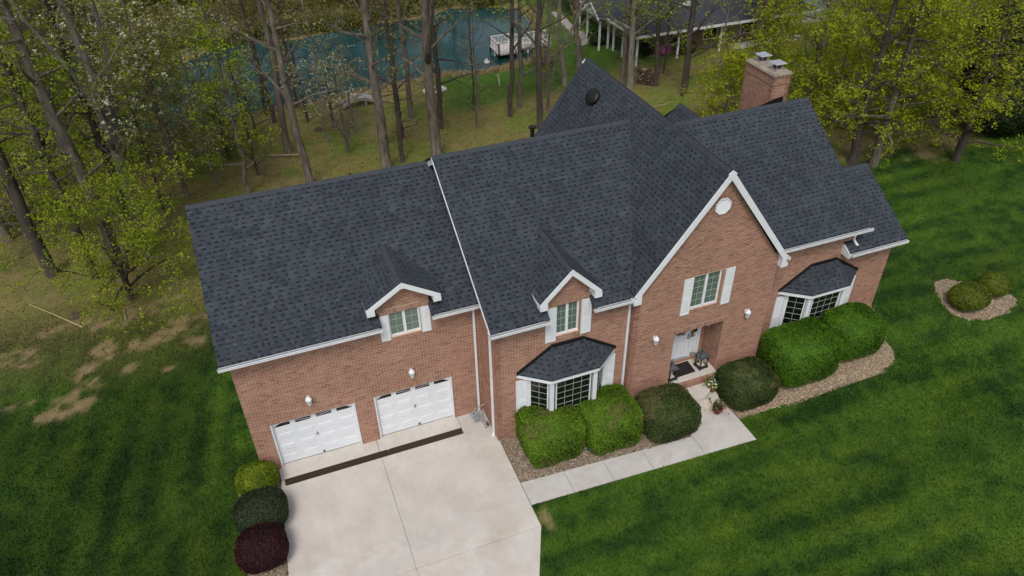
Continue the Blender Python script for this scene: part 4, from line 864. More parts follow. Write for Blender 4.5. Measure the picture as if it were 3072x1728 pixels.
bed('pebble_bed', BEDS['left'], 520, .035, 'pebble', 1); bed('chipping_bed', BEDS['right'], 520, .033, 'chips', 2); bed('island_bed', BEDS['island'], 330, .036, 'chips', 3); bed('driveway_bed', BEDS['drive'], 330, .034, 'chips', 5)
edge = MB(); pts = [(26.06, -1.12), (26.0, -1.5), (25.80, -2.0), (25.62, -2.4)]
for a, b in zip(pts[:-1], pts[1:]): edge.bar((*a, float(hgt(*a)) + .0), (*b, float(hgt(*b)) + .0), .02, .12)
single('lawn_edging', edge, 'black_metal', 'black plastic edging strip around the right corner of the house bed', 'edging')

# ------------------------------------------------------------------ leaves, bushes
def leaf_quads(C, size, r, nrm=None, aspect=.6, flat=0.0):
    n = len(C); a = r.normal(size=(n, 3))
    if nrm is not None: a = a - nrm * (a * nrm).sum(1, keepdims=True) * .75
    if flat: a[:, 2] *= (1 - flat)
    a /= np.linalg.norm(a, axis=1, keepdims=True) + 1e-9; t = r.normal(size=(n, 3))
    if nrm is not None: t = np.cross(nrm + .55 * r.normal(size=(n, 3)), a)
    elif flat: t = np.cross(np.array([0, 0, 1.]) + (1 - flat) * r.normal(size=(n, 3)), a)
    b = t - a * (t * a).sum(1, keepdims=True); b /= np.linalg.norm(b, axis=1, keepdims=True) + 1e-9
    s = (np.asarray(size) * r.uniform(.65, 1.35, n))[:, None]
    V = np.stack([C - a * s * .5, C + b * s * .5 * aspect - a * s * .05, C + a * s * .5, C - b * s * .5 * aspect - a * s * .05], 1).reshape(-1, 3)
    return V, np.arange(n * 4).reshape(n, 4)
def bush(name, label, cat, cx, cy, hx, hy, H, mat, seed, p=4.0, n=15000, size=.075, dead=.0, group=None, rot=0.0, bottom=.86, pt=None):
    r = np.random.default_rng(seed); z0 = float(hgt(cx, cy)) - .02; t = thing(name, label, cat, (cx, cy, z0), group); pt = pt or p
    def surf(d, k=1.0):
        q = (np.abs(d[:, 0]) ** p + np.abs(d[:, 1]) ** p) ** (pt / p) + np.abs(d[:, 2]) ** pt; rr = q ** (-1 / pt)
        P = d * rr[:, None]; zz = P[:, 2]; low = np.clip(-zz, 0, 1); w_ = 1 - (1 - bottom) * low ** 1.6
        lump = 1 + .026 * (vnoise(d[:, 0] * 3 + 7 * seed, d[:, 1] * 3 + d[:, 2] * 2.3, seed) - .5) * 2 + .014 * (vnoise(d[:, 0] * 9, d[:, 1] * 9 + d[:, 2] * 7, seed + 3) - .5) * 2
        x, y = P[:, 0] * hx * w_ * lump * k, P[:, 1] * hy * w_ * lump * k; z = H * .5 + zz * H * .5 * (lump if k == 1 else k)
        c, s = math.cos(rot), math.sin(rot); return np.c_[x * c - y * s, x * s + y * c, z]
    d = r.normal(size=(n, 3)) / np.array([1, 1, 1.0]); d /= np.abs(d).max(1, keepdims=True) if p > 3 else np.linalg.norm(d, axis=1, keepdims=True)
    # even cover: sample on the cube then push to the surface
    if p > 3:
        ax = r.integers(0, 3, n); w8 = np.array([hy * H, hx * H, hx * hy * 2.2]); ax = r.choice(3, n, p=w8 / w8.sum()); d = r.uniform(-1, 1, (n, 3)); d[np.arange(n), ax] = np.where(r.uniform(size=n) < (.5 if True else 0), -1, 1); d[:, 2] = np.where((ax == 2) & (r.uniform(size=n) < .9), 1, d[:, 2])
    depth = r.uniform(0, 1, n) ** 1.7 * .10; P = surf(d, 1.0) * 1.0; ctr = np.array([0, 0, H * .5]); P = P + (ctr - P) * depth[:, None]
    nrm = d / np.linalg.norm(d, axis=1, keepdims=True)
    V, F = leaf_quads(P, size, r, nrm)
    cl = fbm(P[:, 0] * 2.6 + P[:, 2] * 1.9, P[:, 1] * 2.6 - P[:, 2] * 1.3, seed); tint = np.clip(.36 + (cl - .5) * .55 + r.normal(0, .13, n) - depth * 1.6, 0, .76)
    if dead:
        dn = fbm(P[:, 0] * 2.2 + 9, P[:, 1] * 2.2 + 4 + P[:, 2] * 1.5, seed + 40); tint = np.where((dn > 1 - dead) & (r.uniform(size=n) < .75), r.uniform(.85, 1, n), tint)
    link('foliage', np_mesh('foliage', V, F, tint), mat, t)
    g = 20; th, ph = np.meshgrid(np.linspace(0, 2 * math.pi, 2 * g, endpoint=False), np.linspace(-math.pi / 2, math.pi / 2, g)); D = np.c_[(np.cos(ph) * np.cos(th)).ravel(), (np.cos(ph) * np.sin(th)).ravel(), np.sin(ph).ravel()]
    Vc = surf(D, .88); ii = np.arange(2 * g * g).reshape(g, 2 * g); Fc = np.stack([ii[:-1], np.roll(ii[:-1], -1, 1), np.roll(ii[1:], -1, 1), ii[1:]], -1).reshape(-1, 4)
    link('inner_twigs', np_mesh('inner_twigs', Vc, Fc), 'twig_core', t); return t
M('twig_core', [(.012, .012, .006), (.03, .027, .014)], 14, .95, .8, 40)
HG = 'clipped foundation shrubs along the house front'
bush('clipped_shrub', 'bright green clipped shrub nearest the garage corner, under the left bay window', 'shrub', 10.58, -2.60, 1.06, .98, 1.55, 'leaf_bright', 1, 6.0, 34000, .056, .38, HG, pt=9, bottom=.93)
bush('clipped_shrub', 'bright green clipped shrub between the nearest one and a dark holly', 'shrub', 12.74, -2.80, 1.04, 1.02, 1.50, 'leaf_bright', 2, 6.0, 34000, .056, .35, HG, pt=9, bottom=.93)
bush('holly_shrub', 'dark green rounded holly left of the entry steps', 'shrub', 14.90, -3.27, 1.08, .98, 1.36, 'leaf_holly', 3, 4.2, 28000, .055, .40, HG, pt=4.6, bottom=.90)
bush('holly_shrub', 'dark green rounded holly right of the entry steps', 'shrub', 18.45, -3.08, 1.05, .88, 1.34, 'leaf_holly', 4, 4.2, 26000, .055, .40, HG, pt=4.6, bottom=.90)
bush('clipped_shrub', 'largest vivid green clipped shrub in front of the right bay window', 'shrub', 20.98, -2.80, 1.36, 1.04, 1.80, 'leaf_vivid', 5, 5.0, 42000, .056, .0, HG, pt=7, bottom=.92)
bush('clipped_shrub', 'vivid green clipped shrub at the far right end of the house bed', 'shrub', 23.52, -2.66, 1.06, .96, 1.60, 'leaf_vivid', 6, 4.5, 32000, .056, .0, HG, pt=6, bottom=.92)
bush('boxwood_ball', 'lime green round boxwood at the garage corner beside the driveway', 'shrub', .62, -.62, .72, .60, .98, 'leaf_lime', 7, 2.4, 15000, .058, .0, bottom=.8)
bush('driveway_shrub', 'dark green rounded shrub in the middle of three along the driveway', 'shrub', .63, -2.10, .86, .76, 1.15, 'leaf_deep', 8, 2.7, 18000, .052, .0, bottom=.8)
bush('barberry_shrub', 'burgundy leaved rounded shrub at the bottom edge beside the driveway', 'shrub', .50, -3.50, .80, .74, 1.15, 'leaf_burgundy', 9, 2.7, 18000, .052, .0, bottom=.8)
bush('mounded_shrub', 'olive mounded shrub nearer the house in the lawn island bed', 'shrub', 29.92, -2.50, .86, .72, 1.02, 'leaf_thuja', 10, 2.3, 15000, .06, .0, bottom=.9)
bush('mounded_shrub', 'olive mounded shrub farther from the house in the lawn island bed', 'shrub', 31.62, -2.25, .70, .64, .94, 'leaf_thuja', 11, 2.3, 13000, .06, .0, bottom=.9)

# ------------------------------------------------------------------ small things at the house
def wall_lamp(label, x, y, z, group='coach lamps on the brick walls', n=(0, -1), s=1.0):
    t = thing('wall_lamp', label, 'lamp', (x, y, z), group); dx, dy = n; c = V3(x + dx * .15 * s, y + dy * .15 * s, z)
    pl_ = MB(); px_, py_ = (-dy, dx); pl_.obox((x - px_ * .05 - dx * .0, y - py_ * .05, z - .10 * s), (px_ * .10, py_ * .10, 0), (dx * .02, dy * .02, 0), (0, 0, .2 * s)); pl_.build('backplate', 'white_trim', t)
    MB().tube([(x + dx * .01, y + dy * .01, z - .02), (x + dx * .07, y + dy * .07, z - .15 * s), (c[0], c[1], z - .17 * s)], .013, 6).build('arm', 'white_trim', t)
    MB().lathe([(.02, -.20 * s), (.05, -.18 * s), (.06, -.15 * s)], c, 8).build('base', 'white_trim', t)
    MB().lathe([(.052 * s, -.15 * s), (.088 * s, .06 * s)], c, 8).build('glass', 'lamp_glass', t)
    fr = MB()
    for k in range(8):
        a = 2 * math.pi * (k + .5) / 8; fr.bar(c + V3(.055 * math.cos(a), .055 * math.sin(a), -.15) * s, c + V3(.092 * math.cos(a), .092 * math.sin(a), .06) * s, .012, .012, (1, 0, .1))
    fr.build('cage', 'white_trim', t)
    MB().lathe([(.115 * s, .06 * s), (.108 * s, .085 * s), (.075 * s, .14 * s), (.03 * s, .175 * s), (.012 * s, .19 * s), (.02 * s, .21 * s), (.006 * s, .25 * s)], c, 8).build('cap', 'white_trim', t)
wall_lamp('white coach lamp above the left garage door', 2.87, -.006, 2.92); wall_lamp('white coach lamp above the right garage door', 6.40, -.006, 2.92)
wall_lamp('white coach lamp on the brick left of the entry', 14.85, yP - .006, 3.22); wall_lamp('white coach lamp on the brick right of the entry', 18.68, yP - .006, 3.28)
wall_lamp('small pale lamp inside the porch recess', 17.79, -1.22, 2.45, None, (-1, 0), .55)
# lanterns
def lantern(label, x, y, z, h, rot):
    t = thing('floor_lantern', label, 'lantern', (x, y, z), 'black lanterns on the porch'); c, s = math.cos(rot), math.sin(rot); w_ = .17
    def rb(mb, ax, ay, az, bx_, by_, bz_):
        P = [(ax, ay), (bx_, ay), (bx_, by_), (ax, by_)]; mb.add([(x + a * c - b * s, y + a * s + b * c, z + az) for a, b in P] + [(x + a * c - b * s, y + a * s + b * c, z + bz_) for a, b in P], BOXF)
    b = MB()
    for sx in (-1, 1):
        for sy in (-1, 1): rb(b, sx * w_ - .025, sy * w_ - .025, 0, sx * w_ + .025, sy * w_ + .025, .05)
    rb(b, -w_ - .03, -w_ - .03, .05, w_ + .03, w_ + .03, .12); b.build('base', 'black_metal', t)
    hb = h * .60
    for sx in (-1, 1):
        for sy in (-1, 1): q = MB(); rb(q, sx * (w_ - .02) - .018, sy * (w_ - .02) - .018, .12, sx * (w_ - .02) + .018, sy * (w_ - .02) + .018, hb); q.build('post', 'black_metal', t)
    g = MB(); rb(g, -w_ + .05, -w_ + .05, .12, w_ - .05, w_ - .05, .13); g.lathe([(.075, .13), (.075, hb * .82), (.05, hb * .85)], (x, y, z), 12); g.build('candle', 'candle', t)
    r_ = MB(); rb(r_, -w_ - .035, -w_ - .035, hb, w_ + .035, w_ + .035, hb + .04); r_.lathe([(w_ * 1.25, hb + .04), (w_ * .75, hb + .13), (w_ * .72, hb + .16), (w_ * .40, hb + .24), (w_ * .42, hb + .28), (w_ * .12, hb + .34), (.02, hb + .36)], (x, y, z), 4); r_.build('roof', 'pewter', t)
    MB().tube([(x + .05 * math.cos(a), y, z + hb + .40 + .05 * math.sin(a)) for a in np.linspace(0, 6.28, 12)], .008, 5).build('ring', 'pewter', t)
lantern('tall dark lantern with candle against the right porch wall', 17.36, -1.62, .69, .95, .12); lantern('tall dark lantern half hidden behind the left porch pier', 15.92, -1.76, .69, .92, .1)
m = MB(); m.prism([(16.12, -1.83, .69), (17.03, -1.80, .69), (17.06, -1.17, .69), (16.15, -1.17, .69)], (0, 0, .014)); single('door_mat', m, 'mat_dark', 'dark brown door mat on the porch floor', 'door mat')
def leaf_thing(parent, name, C, size, mat, seed, flat=0.0, aspect=.6, tint=None):
    r = np.random.default_rng(seed); V, F = leaf_quads(np.asarray(C), size, r, None, aspect, flat); return tag(link(name, np_mesh(name, V - np.array(wloc(parent)), F, r.uniform(.05, .95, len(F)) if tint is None else tint), mat, parent), kind='stuff')
r = np.random.default_rng(3); wr = thing('door_wreath', 'cream and olive floral wreath hanging on the white front door', 'wreath', (16.66, -1.02, 2.40))
a = r.uniform(0, 6.28, 420); rr_ = .27 + r.normal(0, .055, 420); leaf_thing(wr, 'leaves', np.c_[16.66 + rr_ * np.cos(a), -1.03 + r.normal(0, .03, 420), 2.40 + rr_ * np.sin(a)], .075, 'leaf_wreath', 4)
MB().tube([(16.66 + .27 * math.cos(t), -1.005, 2.40 + .27 * math.sin(t)) for t in np.linspace(0, 6.28, 24)], .02, 6).build('hoop', 'log_bark', wr)
gl = thing('door_garland', 'small sprig of yellow green leaves on the sidelight post', 'garland', (17.13, -1.08, 2.1)); leaf_thing(gl, 'leaves', np.c_[17.12 + r.normal(0, .05, 110), -1.10 + r.normal(0, .03, 110), r.choice([2.62, 2.12, 1.98], 110) + r.normal(0, .09, 110)], .07, 'leaf_wreath', 6)
MB().tube([(17.13, -1.07, 2.75), (17.13, -1.07, 1.85)], .008, 5).build('cord', 'log_bark', gl)
def pot(name, label, x, y, z, rad, h, mat):
    t = thing(name, label, 'potted plant', (x, y, z)); MB().lathe([(rad * .68, 0), (rad * .93, h * .8), (rad * 1.08, h * .8), (rad * 1.08, h), (rad * .92, h)], (x, y, z), 18).build('pot', mat, t, True)
    MB().lathe([(rad * .9, h * .94), (rad * .85, h * .95), (.01, h * .97)], (x, y, z), 14).build('soil', 'soil', t); return t
t = pot('potted_pansies', 'terracotta pot of white flowers on the lower entry step', 17.36, -2.52, .225, .19, .30, 'terracotta'); n = 260
leaf_thing(t, 'leaves', np.c_[17.36 + r.normal(0, .13, n), -2.52 + r.normal(0, .13, n), .56 + r.uniform(-.04, .13, n)], .10, 'leaf_bright', 8); leaf_thing(t, 'flowers', np.c_[17.36 + r.normal(0, .13, 46), -2.58 + r.normal(0, .12, 46), .66 + r.uniform(-.06, .07, 46)], .075, 'flower_white', 9, .6, 1.0)
k = np.linspace(0, 1, 60); leaf_thing(t, 'grass_fronds', np.c_[17.40 + r.normal(0, .16, 60), -2.42 + r.normal(0, .07, 60), .66 + .25 * k], .17, 'leaf_wreath', 10, 0, .2)
t = pot('potted_begonia', 'dark red pot of red begonias on the front walk', 17.05, -3.42, .0, .17, .27, 'red_pot'); n = 90
leaf_thing(t, 'leaves', np.c_[17.08 + r.normal(0, .13, n), -3.40 + r.normal(0, .12, n), .34 + r.uniform(-.06, .14, n)], .11, 'leaf_holly', 12, 0, .75); leaf_thing(t, 'flowers', np.c_[17.05 + r.normal(0, .19, 70), -3.48 + r.normal(0, .17, 70), .27 + r.uniform(-.12, .18, 70)], .06, 'flower_red', 13, 0, .9)
# gas meter
t = thing('gas_meter', 'grey gas meter with pipes standing in the corner beside the garage', 'gas meter', (8.62, -.62, 0))
MB().obox((8.40, -.72, .30), (.22, .05, 0), (-.03, .14, 0), (0, 0, .26)).build('meter_body', 'grey_paint', t); MB().lathe([(.10, 0), (.11, .04), (.07, .06)], (8.36, -.58, .50), 12).build('regulator', 'grey_paint', t)
MB().lathe([(.07, 0), (.075, .07), (.02, .08)], (8.49, -.60, .56), 10).build('index_cap', 'grey_paint', t)
for pts in ([(8.74, -.62, .0), (8.74, -.62, .62), (8.60, -.62, .66), (8.55, -.62, .56)], [(8.45, -.62, .56), (8.42, -.55, .72), (8.86, -.42, .72), (8.92, -.42, .72)], [(8.80, -.92, 0), (8.80, -.92, .36), (8.62, -.80, .36), (8.56, -.70, .36)]): MB().tube(pts, .022, 7).build('pipe', 'grey_paint', t)
MB().tube([(8.80, -.98, .22), (8.80, -.86, .22)], .05, 8).build('valve', 'rust', t); MB().box((8.70, -.95, .0), (8.76, -.55, .05)).build('support', 'weathered_wood', t)
m = MB(); m.lathe([(.0, .09), (.05, .07), (.07, .0), (.05, -.07), (.0, -.09)], (11.78, -3.30, .08), 10); single('blue_ball', m, 'blue_plastic', 'small blue ball lying between the two bright shrubs', 'ball', base=(11.78, -3.30, 0), smooth=True) if 'blue_plastic' in MATS or M('blue_plastic', [(.03, .07, .20), (.05, .10, .28)], 8, .35) else None

# ------------------------------------------------------------------ trees
def curve(a, d, L, n, r, sag=0.0, wob=.12, upturn=0.0):
    P = [np.asarray(a, float)]; d = unit(d); st = L / (n - 1)
    for i in range(n - 1):
        d = unit(d + r.normal(0, wob, 3) + V3(0, 0, upturn - sag)); P.append(P[-1] + d * st)
    return np.array(P)
def tree(name, label, cat, x, y, H, r0, seed, bark='bark', leaf=None, nleaf=4000, lsize=.11, limbs=16, start=.28, reach=3.2, lean=(0, 0), group=None, twigs=True, spread=.30, low=0, rise=.55, forks=0, sides=8, blossom=None, deadlow=5, clump=7):
    r = np.random.default_rng(seed); z = float(hgt(x, y)) - .15; t = thing(name, label, cat, (x, y, float(hgt(x, y))), group); K = 12
    tt = np.linspace(0, 1, K); wob = np.cumsum(r.normal(0, .022 * H / K * 2, (K, 2)), 0); wob[:2] = 0
    P = np.c_[x + lean[0] * H * tt + wob[:, 0], y + lean[1] * H * tt + wob[:, 1], z + H * tt]; rad = r0 * (1 - .8 * tt) + .012; rad[0] *= 1.38; rad[1] *= 1.04
    r0 *= .9; tr = MB(); tr.tube(np.insert(P, 1, P[0] * .93 + P[1] * .07, 0), np.insert(rad, 1, r0 * 1.12), sides); br = MB(); tips = []
    at = lambda q: (np.array([np.interp(q, tt, P[:, i]) for i in range(3)]), float(np.interp(q, tt, rad)))
    mains = []
    for f in range(forks):
        q = r.uniform(.22, .42); p, rr = at(q); a = r.uniform(0, 6.28); L = H * (1 - q) * .85; c = curve(p, (math.cos(a) * .5, math.sin(a) * .5, 1), L, 9, r, wob=.10, upturn=.05); tr.tube(c, np.linspace(rr * .75, .02, 9), 6); mains.append(c)
    for i in range(limbs):
        q = start + (1 - start) * ((i + r.uniform(.1, .9)) / limbs); az = i * 2.4 + r.uniform(-.6, .6)
        if mains and r.uniform() < .5: c0 = mains[r.integers(len(mains))]; j = r.integers(2, 8); p, rr = c0[j], .05 * (1 - j / 9) + .02
        else: p, rr = at(min(q, .98))
        L = reach * (1.15 - .7 * q) * r.uniform(.6, 1.25); d = (math.cos(az), math.sin(az), rise * r.uniform(.5, 1.5)); c = curve(p, d, L, 6, r, wob=.16, upturn=.03)
        br.tube(c, np.linspace(min(rr * .5, .10), .010, 6), 5, cap=False); tips += [(c[k], .5) for k in (3, 4)] + [(c[5], 1)]
        for s_ in range(4):
            k = r.integers(1, 6); dd = unit(c[min(5, k + 1)] - c[k - 1]) + r.normal(0, .6, 3) + V3(0, 0, .15); c2 = curve(c[k], dd, L * r.uniform(.25, .5), 4, r, wob=.22); br.tube(c2, np.linspace(.016, .005, 4), 3, cap=False); tips += [(c2[2], .7), (c2[3], 1)]
            if twigs:
                for u_ in range(2): c3 = curve(c2[r.integers(1, 4)], unit(c2[3] - c2[0]) + r.normal(0, .8, 3), L * .16, 3, r, wob=.2); br.tube(c3, (.006, .004, .003), 3, cap=False); tips.append((c3[2], 1))
    for i in range(deadlow):                                       # bare low twigs on the trunk
        q = r.uniform(.06, max(.08, start)); p, rr = at(q); az = r.uniform(0, 6.28); L = r.uniform(.7, 2.1); c = curve(p, (math.cos(az), math.sin(az), r.uniform(-.35, .25)), L, 5, r, wob=.25); br.tube(c, np.linspace(.018, .004, 5), 3, cap=False)
        for s_ in range(3): k = r.integers(1, 5); br.tube(curve(c[k], unit(c[k] - c[k - 1]) + r.normal(0, .7, 3), L * .4, 3, r, wob=.3), (.007, .005, .003), 3, cap=False)
    tr.build('trunk', bark, t, True)
    tag(br.build('branches', bark, t), kind='stuff')
    if leaf and nleaf:
        T = np.array([q[0] for q in tips]); W = np.array([q[1] for q in tips]); nc = max(1, nleaf // clump); ci = r.choice(len(T), nc, p=W / W.sum()); cen = T[ci] + r.normal(0, spread, (nc, 3)) * np.array([1, 1, .7])
        C = np.repeat(cen, clump, 0) + r.normal(0, lsize * .85, (nc * clump, 3)); tn = np.repeat(r.normal(.42, .15, nc), clump) + r.normal(0, .12, nc * clump)
        V, F = leaf_quads(C, lsize, r, None, .75, .35)
        link('crown', np_mesh('crown', V - np.array(wloc(t)), F, np.clip(tn, 0, .95)), leaf, t)
        if blossom:
            nb = blossom[1] // 5; ci = r.choice(len(T), nb, p=W / W.sum()); cen = T[ci] + r.normal(0, spread, (nb, 3)); C = np.repeat(cen, 5, 0) + r.normal(0, .07, (nb * 5, 3)); V, F = leaf_quads(C, blossom[2], r, None, 1.0, .6)
            tag(link('blossom', np_mesh('blossom', V - np.array(wloc(t)), F, r.uniform(0, .75, len(F))), blossom[0], t), label='cream white blossom')
    return t
WG = 'bare trunked trees between the house and the pond'; LG = 'tall trees at the left edge of the yard'; RG = 'leafy maples behind the right end of the house'
# left edge
sp = dict(leaf='leaf_spring', nleaf=3000, lsize=.115)
tree('oak_tree', 'tall dark trunk at the far left edge, nearest the lawn', 'tree', -7.43, 16.29, 17, .30, 101, 'bark_dark', **sp, group=LG, limbs=20, start=.3)
tree('oak_tree', 'slim dark trunk second from the left edge of the woods', 'tree', -5.42, 15.03, 16, .19, 102, 'bark_dark', **sp, group=LG, limbs=18, start=.3)
tree('oak_tree', 'thickest dark trunk behind the small lime leaved tree', 'tree', -4.37, 15.44, 18, .36, 103, 'bark', **sp, group=LG, limbs=22, start=.28)
tree('oak_tree', 'slender leaning trunk just left of the pale forked tree', 'tree', -3.45, 17.3, 16, .20, 104, 'bark_dark', **sp, group=LG, limbs=18, start=.3, lean=(-.03, 0))
tree('forked_tree', 'pale grey forked trunk left of the garage roof', 'tree', -3.10, 16.63, 17, .30, 105, 'bark_light', 'leaf_young', 3400, .14, limbs=24, start=.25, forks=2, group=LG, blossom=('blossom_white', 1500, .11))
tree('ornamental_tree', 'small spreading lime green tree beside the worn lawn', 'tree', -3.74, 12.52, 4.6, .15, 106, 'bark_dark', 'leaf_spring', 15000, .095, limbs=24, start=.14, reach=4.3, rise=.50, forks=2, spread=.26, deadlow=2, clump=8)
tree('young_tree', 'thin trunk close behind the garage roof corner', 'tree', -1.55, 25.27, 13, .15, 107, 'bark', **sp, group=LG, limbs=16, start=.2)
tree('young_tree', 'thin leafy trunk touching the top left roof corner', 'tree', 2.14, 21.49, 13, .12, 108, 'bark', 'leaf_spring', 3200, .13, limbs=18, start=.10, reach=2.2, group=LG)
tree('dogwood_tree', 'white blossoming tree at the left shore of the pond', 'tree', .97, 31.57, 8.5, .12, 109, 'bark', 'leaf_spring', 2600, .13, limbs=24, start=.15, reach=3.8, rise=.35, blossom=('blossom_white', 1800, .10))
tree('dogwood_tree', 'cream blossoming tree among the woods at the upper left', 'tree', -3.6, 31.0, 11, .15, 110, 'bark', 'leaf_young', 3200, .14, limbs=26, start=.25, reach=4.2, rise=.4, blossom=('blossom_white', 3400, .10))
tree('young_tree', 'slim trunk left of the pond behind the forked tree', 'tree', -4.56, 32.66, 13, .12, 111, 'bark', 'leaf_young', 3000, .14, group=LG, limbs=16, start=.2, reach=2.8)
tree('oak_tree', 'leaning trunk farthest left behind the woods path', 'tree', -10.2, 21.5, 17, .25, 112, 'bark', **sp, group=LG, limbs=22, start=.2)
tree('oak_tree', 'dark trunk in the upper left corner of the woods', 'tree', -8.4, 27.0, 17, .26, 113, 'bark_dark', 'leaf_spring', 3600, .15, group=LG, limbs=24, start=.15)
tree('young_tree', 'thin leafy tree between the left woods and the pond tip', 'tree', -6.6, 23.8, 12, .13, 114, 'bark', 'leaf_spring', 3600, .14, group=LG, limbs=20, start=.12, reach=3)
tree('leafy_tree', 'green leafed tree hiding the left tip of the pond', 'tree', -2.2, 29.6, 8.0, .12, 115, 'bark', 'leaf_spring', 9000, .14, limbs=28, start=.06, reach=3.4, rise=.4)
tree('leafy_tree', 'green leafed tree before the left half of the pond', 'tree', 1.4, 28.4, 5.5, .08, 116, 'bark_dark', 'leaf_spring', 4200, .13, limbs=24, start=.06, reach=2.6, rise=.35)
tree('leafy_tree', 'olive leafed tree at the pond tip beneath the cream blossom', 'tree', -5.6, 30.2, 8.5, .12, 117, 'bark', 'leaf_woods', 9000, .15, limbs=28, start=.06, reach=3.6, rise=.4)
tree('leafy_tree', 'pale leafed tree crowding the forked trunk at upper left', 'tree', -1.2, 23.0, 10.5, .13, 118, 'bark', 'leaf_young', 6000, .14, limbs=28, start=.2, reach=3.6, rise=.4, blossom=('blossom_white', 900, .12))
tree('leafy_tree', 'yellow green leafed tree at the left edge below the corner', 'tree', -8.6, 19.4, 7.0, .10, 119, 'bark', 'leaf_spring', 6500, .12, limbs=26, start=.10, reach=3.4, rise=.35)
# middle, pond side
bare = dict(leaf='leaf_young', nleaf=800, lsize=.12, twigs=True, deadlow=9)
tree('pond_tree', 'tall trunk rising above the fallen log left of the pond', 'tree', 5.04, 27.06, 17, .22, 121, 'bark', **bare, group=WG, start=.22)
tree('pond_tree', 'tall trunk close behind the middle of the garage ridge', 'tree', 5.62, 21.2, 18, .23, 122, 'bark', **bare, group=WG, start=.25)
tree('pond_tree', 'slim trunk standing at the pond edge left of the footbridge', 'tree', 6.67, 35.55, 14, .14, 123, 'bark_dark', **bare, group=WG, start=.15)
tree('pond_tree', 'thin sapling on the bank left of the blossom tree', 'tree', 7.01, 32.28, 9, .08, 124, 'bark_dark', **bare, group=WG, start=.15, limbs=12, reach=2)
tree('pond_tree', 'paired trunk at the pond edge above the fallen log', 'tree', 4.81, 33.15, 15, .15, 125, 'bark_dark', **bare, group=WG, start=.2)
tree('pond_tree', 'slim trunk by the left bend of the shoreline', 'tree', 4.42, 35.2, 13, .12, 126, 'bark_dark', **bare, group=WG, start=.2)
tree('dogwood_tree', 'white dogwood in front of the footbridge', 'tree', 8.57, 30.58, 4.4, .09, 127, 'bark_dark', 'leaf_spring', 900, .11, limbs=20, start=.3, reach=3.0, rise=.3, blossom=('blossom_white', 1300, .11), deadlow=2)
tree('bare_shrub', 'leafless many branched shrub on the slope behind the garage', 'shrub', 8.55, 25.19, 3.4, .06, 128, 'bark', None, 0, limbs=22, start=.08, reach=1.6, rise=1.6, forks=5, deadlow=0)
tree('pond_tree', 'thick leaning trunk behind the left end of the main roof', 'tree', 10.2, 21.19, 18, .30, 129, 'bark', **bare, group=WG, start=.25, lean=(-.012, 0))
tree('pond_tree', 'slimmer trunk close beside the thick leaning one', 'tree', 11.01, 25.37, 16, .17, 130, 'bark', **bare, group=WG, start=.2)
tree('pond_tree', 'thin trunk right of the thick leaning one', 'tree', 11.37, 22.13, 16, .14, 131, 'bark_dark', **bare, group=WG, start=.25)
tree('pond_tree', 'slim trunk on the bank right of the footbridge', 'tree', 13.89, 29.78, 16, .19, 132, 'bark', **bare, group=WG, start=.22)
tree('forked_tree', 'massive forked trunk behind the main roof left of the dock', 'tree', 13.5, 21.91, 18, .34, 133, 'bark', leaf='leaf_young', nleaf=2600, lsize=.12, limbs=22, start=.25, forks=3, group=WG, deadlow=8)
tree('pond_tree', 'dark trunk hidden partly by the massive forked one', 'tree', 15.21, 26.82, 15, .19, 134, 'bark_dark', **bare, group=WG, start=.2)
tree('pond_tree', 'reddish dark trunk standing in front of the white dock', 'tree', 20.22, 26.79, 17, .19, 135, 'bark_dark', **bare, group=WG, start=.25)
tree('pond_tree', 'leafy flanked trunk between the dock and its gangway', 'tree', 21.57, 28.38, 16, .19, 136, 'bark', 'leaf_spring', 1800, .12, group=WG, start=.12, limbs=18, reach=2.2)
tree('pond_tree', 'straight trunk behind the tall vent pipe', 'tree', 21.12, 23.6, 17, .22, 137, 'bark_dark', **bare, group=WG, start=.25)
tree('pond_tree', 'crooked pale trunk right of the dock beside the brush pile', 'tree', 26.29, 31.05, 13, .20, 138, 'bark_light', **bare, group=WG, start=.2, lean=(-.05, .03), forks=2)
tree('pond_tree', 'thin pole trunk left of the crooked pale one', 'tree', 22.98, 26.51, 12, .10, 139, 'bark', **bare, group=WG, start=.3, limbs=10)
tree('pond_tree', 'straight brown trunk behind the peak of the front gable ridge', 'tree', 28.71, 33.6, 17, .26, 140, 'bark', 'leaf_spring', 1800, .13, group=WG, start=.18)
tree('pond_tree', 'pale brown front trunk of the pair before the neighbour roof', 'tree', 29.67, 27.0, 17, .25, 141, 'bark_light', 'leaf_spring', 2000, .13, group=WG, start=.22)
tree('pond_tree', 'darker rear trunk of the pair before the neighbour roof', 'tree', 29.75, 28.3, 16, .18, 142, 'bark', 'leaf_spring', 2000, .13, group=WG, start=.2)
tree('pond_tree', 'dark trunk at the right end of the wood pile', 'tree', 31.75, 26.85, 16, .18, 143, 'bark_dark', 'leaf_spring', 2600, .13, group=WG, start=.16)
tree('pond_tree', 'dark trunk left of the leafy maples beyond the small rear gable', 'tree', 32.39, 24.1, 16, .24, 144, 'bark_dark', 'leaf_spring', 3000, .13, group=WG, start=.14)
tree('pond_tree', 'slim trunk behind the wood pile', 'tree', 31.6, 30.3, 13, .12, 145, 'bark', 'leaf_spring', 1800, .12, group=WG, start=.16)
r = np.random.default_rng(55)
